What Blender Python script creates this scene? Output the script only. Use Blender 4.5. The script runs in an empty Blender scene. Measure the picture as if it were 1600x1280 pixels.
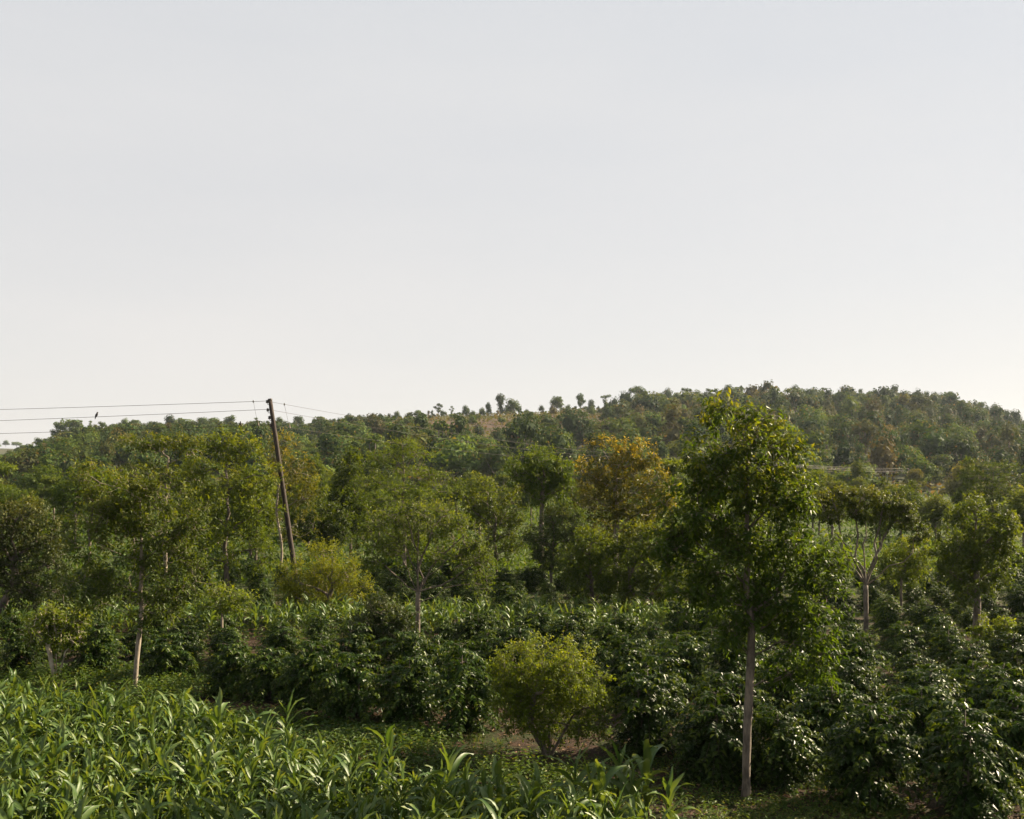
import bpy, math
import numpy as np
from mathutils import Vector

# ------------------------------------------------------------------ camera
SC = bpy.context.scene
COL = SC.collection
CAM_H = 5.0          # the photographer stands about five metres above the field
F = 1600.0           # focal length in photograph pixels
HOR = 740.0          # horizon row in the photograph


def radians(d):
    return d * math.pi / 180.0


cam_d = bpy.data.cameras.new('camera')
cam_d.sensor_width = 36.0
cam_d.lens = 36.0
cam_d.shift_y = (HOR - 640.0) / 1600.0
cam_d.clip_start = 0.1
cam_d.clip_end = 6000.0
cam = bpy.data.objects.new('camera', cam_d)
COL.objects.link(cam)
cam.location = (0, 0, CAM_H)
cam.rotation_euler = (math.pi / 2, 0, 0)
SC.camera = cam

# ------------------------------------------------------------------ light
SUN_AZ, SUN_EL = 67.0, 30.0      # degrees; azimuth from the view direction to the right
SKY_STRENGTH = 0.05
EXPOSURE = 1.85
S = Vector((math.sin(radians(SUN_AZ)) * math.cos(radians(SUN_EL)),
            math.cos(radians(SUN_AZ)) * math.cos(radians(SUN_EL)),
            math.sin(radians(SUN_EL))))
w = bpy.data.worlds.new('World')
SC.world = w
w.use_nodes = True
nt = w.node_tree
nt.nodes.clear()
sky = nt.nodes.new('ShaderNodeTexSky')
sky.sky_type = 'NISHITA'
sky.sun_disc = False
sky.sun_elevation = radians(SUN_EL)
sky.sun_rotation = radians(SUN_AZ)
sky.air_density = 1.0
sky.dust_density = 1.0
sky.ozone_density = 1.0
veil = nt.nodes.new('ShaderNodeMix')        # thin high cloud that whitens the whole sky
veil.data_type = 'RGBA'
tc = nt.nodes.new('ShaderNodeTexCoord')
mp = nt.nodes.new('ShaderNodeMapping')
mp.inputs['Scale'].default_value = (1.2, 1.2, 5.0)
nz = nt.nodes.new('ShaderNodeTexNoise')
nz.inputs['Scale'].default_value = 1.6
nz.inputs['Detail'].default_value = 5.0
nz.inputs['Roughness'].default_value = 0.5
mr = nt.nodes.new('ShaderNodeMapRange')
mr.inputs['From Min'].default_value = 0.3
mr.inputs['From Max'].default_value = 0.7
mr.inputs['To Min'].default_value = 0.88
mr.inputs['To Max'].default_value = 0.94
nt.links.new(tc.outputs['Generated'], mp.inputs['Vector'])
nt.links.new(mp.outputs['Vector'], nz.inputs['Vector'])
nt.links.new(nz.outputs['Fac'], mr.inputs['Value'])
nt.links.new(mr.outputs['Result'], veil.inputs['Factor'])
nt.links.new(sky.outputs['Color'], veil.inputs['A'])
sepz = nt.nodes.new('ShaderNodeSeparateXYZ')
nt.links.new(tc.outputs['Generated'], sepz.inputs['Vector'])
mrz = nt.nodes.new('ShaderNodeMapRange')
mrz.inputs['From Min'].default_value = 0.03
mrz.inputs['From Max'].default_value = 0.45
nt.links.new(sepz.outputs['Z'], mrz.inputs['Value'])
vcol = nt.nodes.new('ShaderNodeMix')
vcol.data_type = 'RGBA'
vcol.inputs['A'].default_value = (4.56, 4.33, 4.13, 1)
vcol.inputs['B'].default_value = (3.98, 4.02, 4.06, 1)
nt.links.new(mrz.outputs['Result'], vcol.inputs['Factor'])
nt.links.new(vcol.outputs['Result'], veil.inputs['B'])
bg = nt.nodes.new('ShaderNodeBackground')
mr2 = nt.nodes.new('ShaderNodeMapRange')     # faint uneven haze in the cloud veil
mr2.inputs['From Min'].default_value = 0.3
mr2.inputs['From Max'].default_value = 0.7
mr2.inputs['To Min'].default_value = SKY_STRENGTH
mr2.inputs['To Max'].default_value = SKY_STRENGTH * 1.04
nt.links.new(nz.outputs['Fac'], mr2.inputs['Value'])
nt.links.new(mr2.outputs['Result'], bg.inputs['Strength'])
out = nt.nodes.new('ShaderNodeOutputWorld')
nt.links.new(veil.outputs['Result'], bg.inputs['Color'])
nt.links.new(bg.outputs['Background'], out.inputs['Surface'])

sun_d = bpy.data.lights.new('sun', 'SUN')
sun_d.energy = 5.0
sun_d.angle = radians(0.5)
sun_d.color = (1.0, 0.84, 0.60)
sun = bpy.data.objects.new('sun', sun_d)
COL.objects.link(sun)
sun.rotation_euler = S.to_track_quat('Z', 'Y').to_euler()
sun.location = (40, 10, 60)

vs = SC.view_settings
vs.view_transform = 'Standard'
vs.look = 'None'
vs.exposure = EXPOSURE
vs.gamma = 1.0
vs.use_curve_mapping = False
SC.cycles.max_bounces = 6
SC.cycles.diffuse_bounces = 3
SC.cycles.glossy_bounces = 2
SC.cycles.transmission_bounces = 4
SC.cycles.volume_bounces = 0

HAZE_DENSITY = 0.00009

# ------------------------------------------------------------------ helpers: mesh
UP = np.array([0.0, 0.0, 1.0])


def unit(a):
    return a / np.maximum(np.linalg.norm(a, axis=-1, keepdims=True), 1e-9)


class Geo:
    """Collects vertices, triangles and quads with a material slot and a leaf tint."""

    def __init__(self):
        self.V, self.A, self.T, self.Q = [], [], [], []
        self.n = 0

    def add(self, V, tris=None, quads=None, tint=None, mat=0, smooth=False):
        V = np.asarray(V, dtype=np.float64).reshape(-1, 3)
        if len(V) == 0:
            return
        if tint is None:
            tint = np.zeros((len(V), 3))
        self.V.append(V)
        self.A.append(np.asarray(tint, dtype=np.float64).reshape(-1, 3))
        if tris is not None and len(tris):
            self.T.append((np.asarray(tris, dtype=np.int64).reshape(-1, 3) + self.n, mat, smooth))
        if quads is not None and len(quads):
            self.Q.append((np.asarray(quads, dtype=np.int64).reshape(-1, 4) + self.n, mat, smooth))
        self.n += len(V)

    def arrays(self):
        return np.concatenate(self.V), np.concatenate(self.A), self.T, self.Q

    def merge(self, other, M3=None, t=None):
        """adds a moved copy of another Geo"""
        V, A, T, Q = other.arrays()
        if M3 is not None:
            V = V @ np.asarray(M3).T
        if t is not None:
            V = V + np.asarray(t)
        for f, m, s in T:
            self.T.append((f + self.n, m, s))
        for f, m, s in Q:
            self.Q.append((f + self.n, m, s))
        self.V.append(V)
        self.A.append(A)
        self.n += len(V)

    def mesh(self, name, mats):
        V, A, T, Q = self.arrays()
        me = bpy.data.meshes.new(name)
        me.vertices.add(len(V))
        me.vertices.foreach_set('co', V.astype(np.float32).ravel())
        loops, start, mi, sm, pos = [], [], [], [], 0
        for faces, k in ((T, 3), (Q, 4)):
            for f, m, s in faces:
                loops.append(f.ravel())
                start.append(pos + np.arange(len(f)) * k)
                mi.append(np.full(len(f), m))
                sm.append(np.full(len(f), s))
                pos += len(f) * k
        loops = np.concatenate(loops).astype(np.int32)
        me.loops.add(len(loops))
        me.loops.foreach_set('vertex_index', loops)
        start = np.concatenate(start).astype(np.int32)
        me.polygons.add(len(start))
        me.polygons.foreach_set('loop_start', start)
        me.polygons.foreach_set('material_index', np.concatenate(mi).astype(np.int32))
        me.polygons.foreach_set('use_smooth', np.concatenate(sm).astype(bool))
        at = me.attributes.new('leaf', 'FLOAT_COLOR', 'POINT')
        at.data.foreach_set('color', np.concatenate([A, np.ones((len(A), 1))], axis=1).astype(np.float32).ravel())
        for m in mats:
            me.materials.append(m)
        me.update(calc_edges=True)
        return me


def link(name, data, parent=None, loc=(0, 0, 0), rz=0.0, sc=1.0):
    o = bpy.data.objects.new(name, data)
    COL.objects.link(o)
    o.location = loc
    o.rotation_euler = (0, 0, rz)
    o.scale = (sc, sc, sc) if np.isscalar(sc) else sc
    if parent is not None:
        o.parent = parent
    return o


def tag(o, label=None, cat=None, group=None, kind=None):
    if label:
        o['label'] = label
    if cat:
        o['category'] = cat
    if group:
        o['group'] = group
    if kind:
        o['kind'] = kind
    return o


def frames(d):
    ref = np.where(np.abs(d[:, 2:3]) > 0.9, np.array([[1.0, 0, 0]]), np.array([[0, 0, 1.0]]))
    u = unit(np.cross(d, ref))
    return u, np.cross(d, u)


def tubes(g, A, B, ra, rb, k=4, mat=0):
    A, B = np.asarray(A, float).reshape(-1, 3), np.asarray(B, float).reshape(-1, 3)
    n = len(A)
    if n == 0:
        return
    u, v = frames(unit(B - A))
    th = np.arange(k) * 2 * math.pi / k
    ring = np.cos(th)[None, :, None] * u[:, None] + np.sin(th)[None, :, None] * v[:, None]
    VA = A[:, None] + ring * np.asarray(ra)[:, None, None]
    VB = B[:, None] + ring * np.asarray(rb)[:, None, None]
    V = np.concatenate([VA, VB], axis=1).reshape(-1, 3)
    i = np.arange(k)
    j = (i + 1) % k
    q = np.stack([i, j, j + k, i + k], axis=1)
    Q = (q[None] + (np.arange(n) * 2 * k)[:, None, None]).reshape(-1, 4)
    g.add(V, quads=Q, mat=mat, smooth=True)


def chain(g, P, R, k=8, mat=0, rough=0.0, rng=None, cap=True):
    P = np.asarray(P, float)
    n = len(P)
    d = np.zeros_like(P)
    d[:-1] += P[1:] - P[:-1]
    d[1:] += P[1:] - P[:-1]
    d = unit(d)
    u = unit(np.cross(d, np.tile(np.array([[0.31, 0.95, 0.05]]), (n, 1))))
    v = np.cross(d, u)
    th = np.arange(k) * 2 * math.pi / k
    rr = np.asarray(R, float)[:, None] * np.ones((1, k))
    if rough and rng is not None:
        rr = rr * (1 + rough * rng.uniform(-1, 1, (n, k)))
    V = P[:, None] + rr[..., None] * (np.cos(th)[None, :, None] * u[:, None] + np.sin(th)[None, :, None] * v[:, None])
    i = np.arange(k)
    j = (i + 1) % k
    q = np.stack([i, j, j + k, i + k], axis=1)
    Q = (q[None] + (np.arange(n - 1) * k)[:, None, None]).reshape(-1, 4)
    V = V.reshape(-1, 3)
    T = None
    if cap:
        V = np.concatenate([V, P[:1], P[-1:]])
        a, b = n * k, n * k + 1
        T = np.concatenate([np.stack([j, i, np.full(k, a)], 1), np.stack([i + (n - 1) * k, j + (n - 1) * k, np.full(k, b)], 1)])
    g.add(V, tris=T, quads=Q, mat=mat, smooth=True)


def leaves(g, P, D, N, L, W, tone, young, curl=0.25, detail=True, mat=0):
    """Leaf blades: folded along the midrib, the tip curling down."""
    n = len(P)
    if n == 0:
        return
    D = unit(D)
    N = unit(N - (N * D).sum(1, keepdims=True) * D)
    Sd = np.cross(D, N)
    L = np.asarray(L).reshape(-1, 1) * np.ones((n, 1))
    W = np.asarray(W).reshape(-1, 1) * np.ones((n, 1))
    if detail:
        mid = P + D * L * 0.45 + N * L * 0.06
        tip = P + D * L * (1 - 0.25 * curl) - N * L * curl
        l = mid + Sd * W * 0.5 + N * W * 0.18
        r = mid - Sd * W * 0.5 + N * W * 0.18
        V = np.stack([P, l, mid, r, tip], 1).reshape(-1, 3)
        t = np.array([[0, 2, 1], [0, 3, 2], [1, 2, 4], [2, 3, 4]])
        k = 5
    else:
        mid = P + D * L * 0.45
        tip = P + D * L - N * L * curl * 0.5
        l = mid + Sd * W * 0.5 + N * W * 0.12
        r = mid - Sd * W * 0.5 + N * W * 0.12
        V = np.stack([P, l, r, tip], 1).reshape(-1, 3)
        t = np.array([[0, 3, 1], [0, 2, 3]])
        k = 4
    T = (t[None] + (np.arange(n) * k)[:, None, None]).reshape(-1, 3)
    tint = np.stack([tone, young, np.zeros(n)], 1)
    g.add(V, tris=T, tint=np.repeat(tint, k, axis=0), mat=mat)


def sines(seed, scale):
    r = np.random.default_rng(seed)
    K = r.normal(0, 1, (7, 3)) / scale
    ph = r.uniform(0, 6.28, 7)
    return lambda p: np.sin(np.asarray(p) @ K.T + ph).mean(-1) * 1.8


# ------------------------------------------------------------------ helpers: materials
def mat_new(name):
    m = bpy.data.materials.new(name)
    m.use_nodes = True
    m.node_tree.nodes.clear()
    return m, m.node_tree.nodes, m.node_tree.links


def mixc(N, Lk, fac, a, b, mode='MIX'):
    x = N.new('ShaderNodeMix')
    x.data_type = 'RGBA'
    x.blend_type = mode
    for sock, val in (('Factor', fac), ('A', a), ('B', b)):
        if hasattr(val, 'is_output'):
            Lk.new(val, x.inputs[sock])
        elif sock == 'Factor':
            x.inputs[sock].default_value = val
        else:
            x.inputs[sock].default_value = (*val, 1)
    return x.outputs['Result']


LEAF = 0.78


def leaf_mat(name, dark, light, young, rough=0.42, trans=0.38, spec=0.45, vary=0.25, glow=(1.9, 1.6, 0.45)):
    dark, light, young = (tuple(v * LEAF for v in c_) for c_ in (dark, light, young))
    m, N, Lk = mat_new(name)
    at = N.new('ShaderNodeAttribute')
    at.attribute_name = 'leaf'
    sp = N.new('ShaderNodeSeparateColor')
    Lk.new(at.outputs['Color'], sp.inputs['Color'])
    c = mixc(N, Lk, sp.outputs['Red'], dark, light)
    c = mixc(N, Lk, sp.outputs['Green'], c, young)
    oi = N.new('ShaderNodeObjectInfo')
    r = N.new('ShaderNodeMapRange')
    r.inputs['To Min'].default_value = 1 - vary
    r.inputs['To Max'].default_value = 1 + vary
    Lk.new(oi.outputs['Random'], r.inputs['Value'])
    hs = N.new('ShaderNodeHueSaturation')
    Lk.new(r.outputs['Result'], hs.inputs['Value'])
    Lk.new(c, hs.inputs['Color'])
    p = N.new('ShaderNodeBsdfPrincipled')
    p.inputs['Roughness'].default_value = rough
    p.inputs['Specular IOR Level'].default_value = spec
    Lk.new(hs.outputs['Color'], p.inputs['Base Color'])
    tr = N.new('ShaderNodeBsdfTranslucent')
    tcol = mixc(N, Lk, 1.0, hs.outputs['Color'], glow, 'MULTIPLY')
    Lk.new(tcol, tr.inputs['Color'])
    ms = N.new('ShaderNodeMixShader')
    ms.inputs['Fac'].default_value = trans
    Lk.new(p.outputs['BSDF'], ms.inputs[1])
    Lk.new(tr.outputs['BSDF'], ms.inputs[2])
    o = N.new('ShaderNodeOutputMaterial')
    Lk.new(ms.outputs['Shader'], o.inputs['Surface'])
    return m


def bark_mat(name, a, b, scale=9.0, rough=0.85):
    m, N, Lk = mat_new(name)
    tcn = N.new('ShaderNodeTexCoord')
    mpn = N.new('ShaderNodeMapping')
    mpn.inputs['Scale'].default_value = (scale, scale, scale * 0.35)
    n1 = N.new('ShaderNodeTexNoise')
    n1.inputs['Scale'].default_value = 1.0
    n1.inputs['Detail'].default_value = 6
    n1.inputs['Roughness'].default_value = 0.65
    Lk.new(tcn.outputs['Object'], mpn.inputs['Vector'])
    Lk.new(mpn.outputs['Vector'], n1.inputs['Vector'])
    rp = N.new('ShaderNodeMapRange')
    rp.inputs['From Min'].default_value = 0.40
    rp.inputs['From Max'].default_value = 0.60
    Lk.new(n1.outputs['Fac'], rp.inputs['Value'])
    c = mixc(N, Lk, rp.outputs['Result'], a, b)
    p = N.new('ShaderNodeBsdfPrincipled')
    p.inputs['Roughness'].default_value = rough
    Lk.new(c, p.inputs['Base Color'])
    bp = N.new('ShaderNodeBump')
    bp.inputs['Strength'].default_value = 0.6
    bp.inputs['Distance'].default_value = 0.02
    Lk.new(n1.outputs['Fac'], bp.inputs['Height'])
    Lk.new(bp.outputs['Normal'], p.inputs['Normal'])
    o = N.new('ShaderNodeOutputMaterial')
    Lk.new(p.outputs['BSDF'], o.inputs['Surface'])
    return m


def plain_mat(name, c, rough=0.6, metal=0.0):
    return bark_mat(name, tuple(x * 0.75 for x in c), c, 14.0, rough)


BARK = bark_mat('grey_bark', (0.052, 0.040, 0.029), (0.150, 0.120, 0.090))
BARK_PALE = bark_mat('pale_bark', (0.115, 0.092, 0.066), (0.26, 0.215, 0.165))
BARK_WHITE = bark_mat('whitish_bark', (0.24, 0.20, 0.15), (0.42, 0.36, 0.28))
BARK_DARK = bark_mat('dark_bark', (0.04, 0.032, 0.026), (0.11, 0.085, 0.065))
M_GLOSSY = leaf_mat('glossy_leaf', (0.022, 0.050, 0.007), (0.060, 0.105, 0.010), (0.28, 0.27, 0.02), 0.40, 0.50, 0.16)
M_OLIVE = leaf_mat('olive_leaf', (0.031, 0.058, 0.008), (0.090, 0.130, 0.014), (0.25, 0.255, 0.02), 0.5, 0.45, 0.2)
M_GOLD = leaf_mat('golden_leaf', (0.036, 0.054, 0.010), (0.120, 0.128, 0.020), (0.44, 0.33, 0.045), 0.5, 0.42, 0.2)
M_GREEN = leaf_mat('green_leaf', (0.027, 0.055, 0.008), (0.084, 0.126, 0.013), (0.21, 0.24, 0.02), 0.5, 0.45, 0.2)
M_DARK = leaf_mat('dark_leaf', (0.015, 0.033, 0.008), (0.046, 0.068, 0.013), (0.16, 0.16, 0.03), 0.5, 0.32, 0.2)
M_LIME = leaf_mat('lime_leaf', (0.10, 0.150, 0.014), (0.23, 0.26, 0.022), (0.34, 0.38, 0.03), 0.5, 0.5, 0.2)
M_YELLOW = leaf_mat('yellow_green_leaf', (0.062, 0.110, 0.009), (0.155, 0.220, 0.015), (0.33, 0.36, 0.025), 0.48, 0.48, 0.2)
M_COFFEE = leaf_mat('coffee_leaf', (0.013, 0.032, 0.005), (0.040, 0.074, 0.009), (0.11, 0.15, 0.016), 0.38, 0.34, 0.11, 0.2)
M_MAIZE = leaf_mat('maize_leaf', (0.033, 0.080, 0.014), (0.112, 0.168, 0.044), (0.23, 0.25, 0.06), 0.44, 0.30, 0.26, 0.15)
M_WEED = leaf_mat('weed_leaf', (0.034, 0.074, 0.012), (0.090, 0.142, 0.022), (0.20, 0.20, 0.05), 0.55, 0.42, 0.2, 0.0)
M_LITTER = leaf_mat('dry_leaf', (0.10, 0.055, 0.030), (0.22, 0.13, 0.07), (0.30, 0.20, 0.11), 0.7, 0.15, 0.2, 0.0)
M_HILL = leaf_mat('hill_leaf', (0.028, 0.062, 0.011), (0.106, 0.156, 0.024), (0.21, 0.15, 0.045), 0.7, 0.28, 0.1, 0.35)
M_HILL2 = leaf_mat('hill_dark_leaf', (0.017, 0.042, 0.012), (0.060, 0.097, 0.021), (0.16, 0.11, 0.045), 0.7, 0.25, 0.1, 0.30)
M_SCRUB = leaf_mat('scrub_leaf', (0.046, 0.058, 0.013), (0.125, 0.122, 0.028), (0.19, 0.12, 0.055), 0.7, 0.25, 0.1, 0.0)

# ------------------------------------------------------------------ terrain
RIDGE_Y = 520.0
_rp = np.array([(-420, 770), (-200, 752), (-60, 733), (0, 722), (60, 704), (110, 680), (160, 675), (230, 672), (300, 672), (400, 671), (500, 669),
                (560, 660), (640, 655), (700, 652), (760, 650), (830, 646), (900, 643), (960, 640), (1040, 634), (1100, 630), (1200, 627),
                (1300, 630), (1400, 632), (1460, 635), (1520, 650), (1600, 676), (1700, 715), (1850, 745), (2000, 755)], float)
_rx = (_rp[:, 0] - 800) / F * RIDGE_Y
_rz = np.maximum(CAM_H + (HOR - _rp[:, 1]) / F * RIDGE_Y, 0.0)
_b1, _b2, _b3 = sines(11, 28.0), sines(12, 9.0), sines(13, 1.6)


def terr(x, y):
    x, y = np.asarray(x, float), np.asarray(y, float)
    H = np.interp(x / np.maximum(y, 60.0) * RIDGE_Y, _rx, _rz)      # the hill spreads toward the viewer
    s = np.clip((y - 150) / (RIDGE_Y - 150), 0, 1)
    p = 0.55 * s ** 1.25 + 0.45 * np.sin(s * math.pi / 2) ** 1.5
    back = np.clip((y - RIDGE_Y) / 420.0, 0, 1)
    p = np.where(y > RIDGE_Y, 1 - back * back * (3 - 2 * back), p)
    q = np.stack([x, y, np.zeros_like(x)], -1)
    z = H * p + _b1(q) * 1.6 * s * (1 - back) + _b2(q) * 0.5 * s * (1 - back)
    near = np.clip((90 - y) / 60, 0, 1)
    return z + near * _b3(q) * 0.05


def W(px, py, Y):
    return np.array([(px - 800) / F * Y, Y, CAM_H + (HOR - py) / F * Y])


def depth_of(py):
    return CAM_H * F / (py - HOR)


ys = np.concatenate([np.linspace(-30, 8, 12), np.linspace(9, 45, 110), np.linspace(47, 150, 50), np.linspace(155, 540, 110), np.linspace(550, 960, 30), np.linspace(1000, 1500, 6)])
xs = np.concatenate([np.linspace(-900, -340, 18), np.linspace(-330, -26, 90), np.linspace(-25, 25, 130), np.linspace(26, 330, 90), np.linspace(340, 900, 18)])
GX, GY = np.meshgrid(xs, ys)
GZ = terr(GX, GY)
nx, ny = len(xs), len(ys)
ii = (np.arange(ny - 1)[:, None] * nx + np.arange(nx - 1)[None]).ravel()
gq = np.stack([ii, ii + 1, ii + nx + 1, ii + nx], 1)

gm, N, Lk = mat_new('soil_and_grass')
geo = N.new('ShaderNodeNewGeometry')


def noise(sc, detail=5.0, rough=0.6, src=None):
    n_ = N.new('ShaderNodeTexNoise')
    n_.inputs['Scale'].default_value = sc
    n_.inputs['Detail'].default_value = detail
    n_.inputs['Roughness'].default_value = rough
    Lk.new(src or geo.outputs['Position'], n_.inputs['Vector'])
    return n_.outputs['Fac']


def ramp(v, a, b, to0=0.0, to1=1.0):
    r_ = N.new('ShaderNodeMapRange')
    r_.interpolation_type = 'SMOOTHSTEP'
    r_.inputs['From Min'].default_value = a
    r_.inputs['From Max'].default_value = b
    r_.inputs['To Min'].default_value = to0
    r_.inputs['To Max'].default_value = to1
    Lk.new(v, r_.inputs['Value'])
    return r_.outputs['Result']


def mth(op, a, b):
    x_ = N.new('ShaderNodeMath')
    x_.operation = op
    for k_, v_ in enumerate((a, b)):
        if hasattr(v_, 'is_output'):
            Lk.new(v_, x_.inputs[k_])
        else:
            x_.inputs[k_].default_value = v_
    return x_.outputs[0]


sepp = N.new('ShaderNodeSeparateXYZ')
Lk.new(geo.outputs['Position'], sepp.inputs['Vector'])
soil = mixc(N, Lk, ramp(noise(6.0), 0.35, 0.65), (0.022, 0.013, 0.008), (0.052, 0.031, 0.019))
soil = mixc(N, Lk, ramp(noise(1.1), 0.45, 0.62), soil, (0.024, 0.032, 0.009))
field = mixc(N, Lk, ramp(noise(0.35), 0.35, 0.65), (0.030, 0.050, 0.012), (0.065, 0.080, 0.022))
hillc = mixc(N, Lk, ramp(noise(0.09, 8.0), 0.35, 0.65), (0.028, 0.036, 0.010), (0.055, 0.052, 0.020))
hillc = mixc(N, Lk, ramp(noise(0.03, 6.0), 0.55, 0.68), hillc, (0.070, 0.045, 0.028))
c = mixc(N, Lk, ramp(sepp.outputs['Y'], 36, 50), soil, field)
c = mixc(N, Lk, ramp(sepp.outputs['Y'], 140, 200), c, hillc)
# the bare terraced slope in the middle of the hill: strips of brown earth along the contours
bx = mth('MULTIPLY', ramp(sepp.outputs['X'], -75, -40), ramp(sepp.outputs['X'], 25, 70, 1, 0))
by = mth('MULTIPLY', ramp(sepp.outputs['Y'], 270, 330), ramp(sepp.outputs['Y'], 455, 500, 1, 0))
wv = mth('SINE', mth('ADD', mth('MULTIPLY', sepp.outputs['Z'], 2.6), mth('MULTIPLY', noise(0.02, 3.0), 16.0)), 0.0)
terrace = mth('MULTIPLY', mth('MULTIPLY', bx, by), ramp(wv, -0.6, 0.7, 0.25, 1.0))
c = mixc(N, Lk, terrace, c, (0.075, 0.045, 0.030))
p = N.new('ShaderNodeBsdfPrincipled')
p.inputs['Roughness'].default_value = 0.95
p.inputs['Specular IOR Level'].default_value = 0.15
Lk.new(c, p.inputs['Base Color'])
bpn = N.new('ShaderNodeBump')
bpn.inputs['Strength'].default_value = 0.8
bpn.inputs['Distance'].default_value = 0.06
Lk.new(noise(9.0, 7.0, 0.7), bpn.inputs['Height'])
Lk.new(bpn.outputs['Normal'], p.inputs['Normal'])
o_ = N.new('ShaderNodeOutputMaterial')
Lk.new(p.outputs['BSDF'], o_.inputs['Surface'])

g = Geo()
g.add(np.stack([GX, GY, GZ], -1).reshape(-1, 3), quads=gq, smooth=True)
tag(link('ground', g.mesh('ground', [gm])), kind='structure')

# a farther ridge, blue with distance, at the left edge
fx = np.linspace(-1300, -250, 80)
fy = np.linspace(960, 1400, 14)
FX, FY = np.meshgrid(fx, fy)
fh = np.interp(FX, [-1300, -900, -640, -560, -500, -420, -300, -250], [30, 40, 36, 34, 33, 20, 2, -4])
FZ = fh * np.sin(np.clip((FY - 960) / 300, 0, 1) * math.pi / 2) + _b1(np.stack([FX, FY, FX * 0], -1)) * 1.5 - 1.0
ii = (np.arange(len(fy) - 1)[:, None] * len(fx) + np.arange(len(fx) - 1)[None]).ravel()
g = Geo()
g.add(np.stack([FX, FY, FZ], -1).reshape(-1, 3), quads=np.stack([ii, ii + 1, ii + len(fx) + 1, ii + len(fx)], 1), smooth=True)
tag(link('far_hill', g.mesh('far_hill', [gm])), kind='structure')


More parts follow.
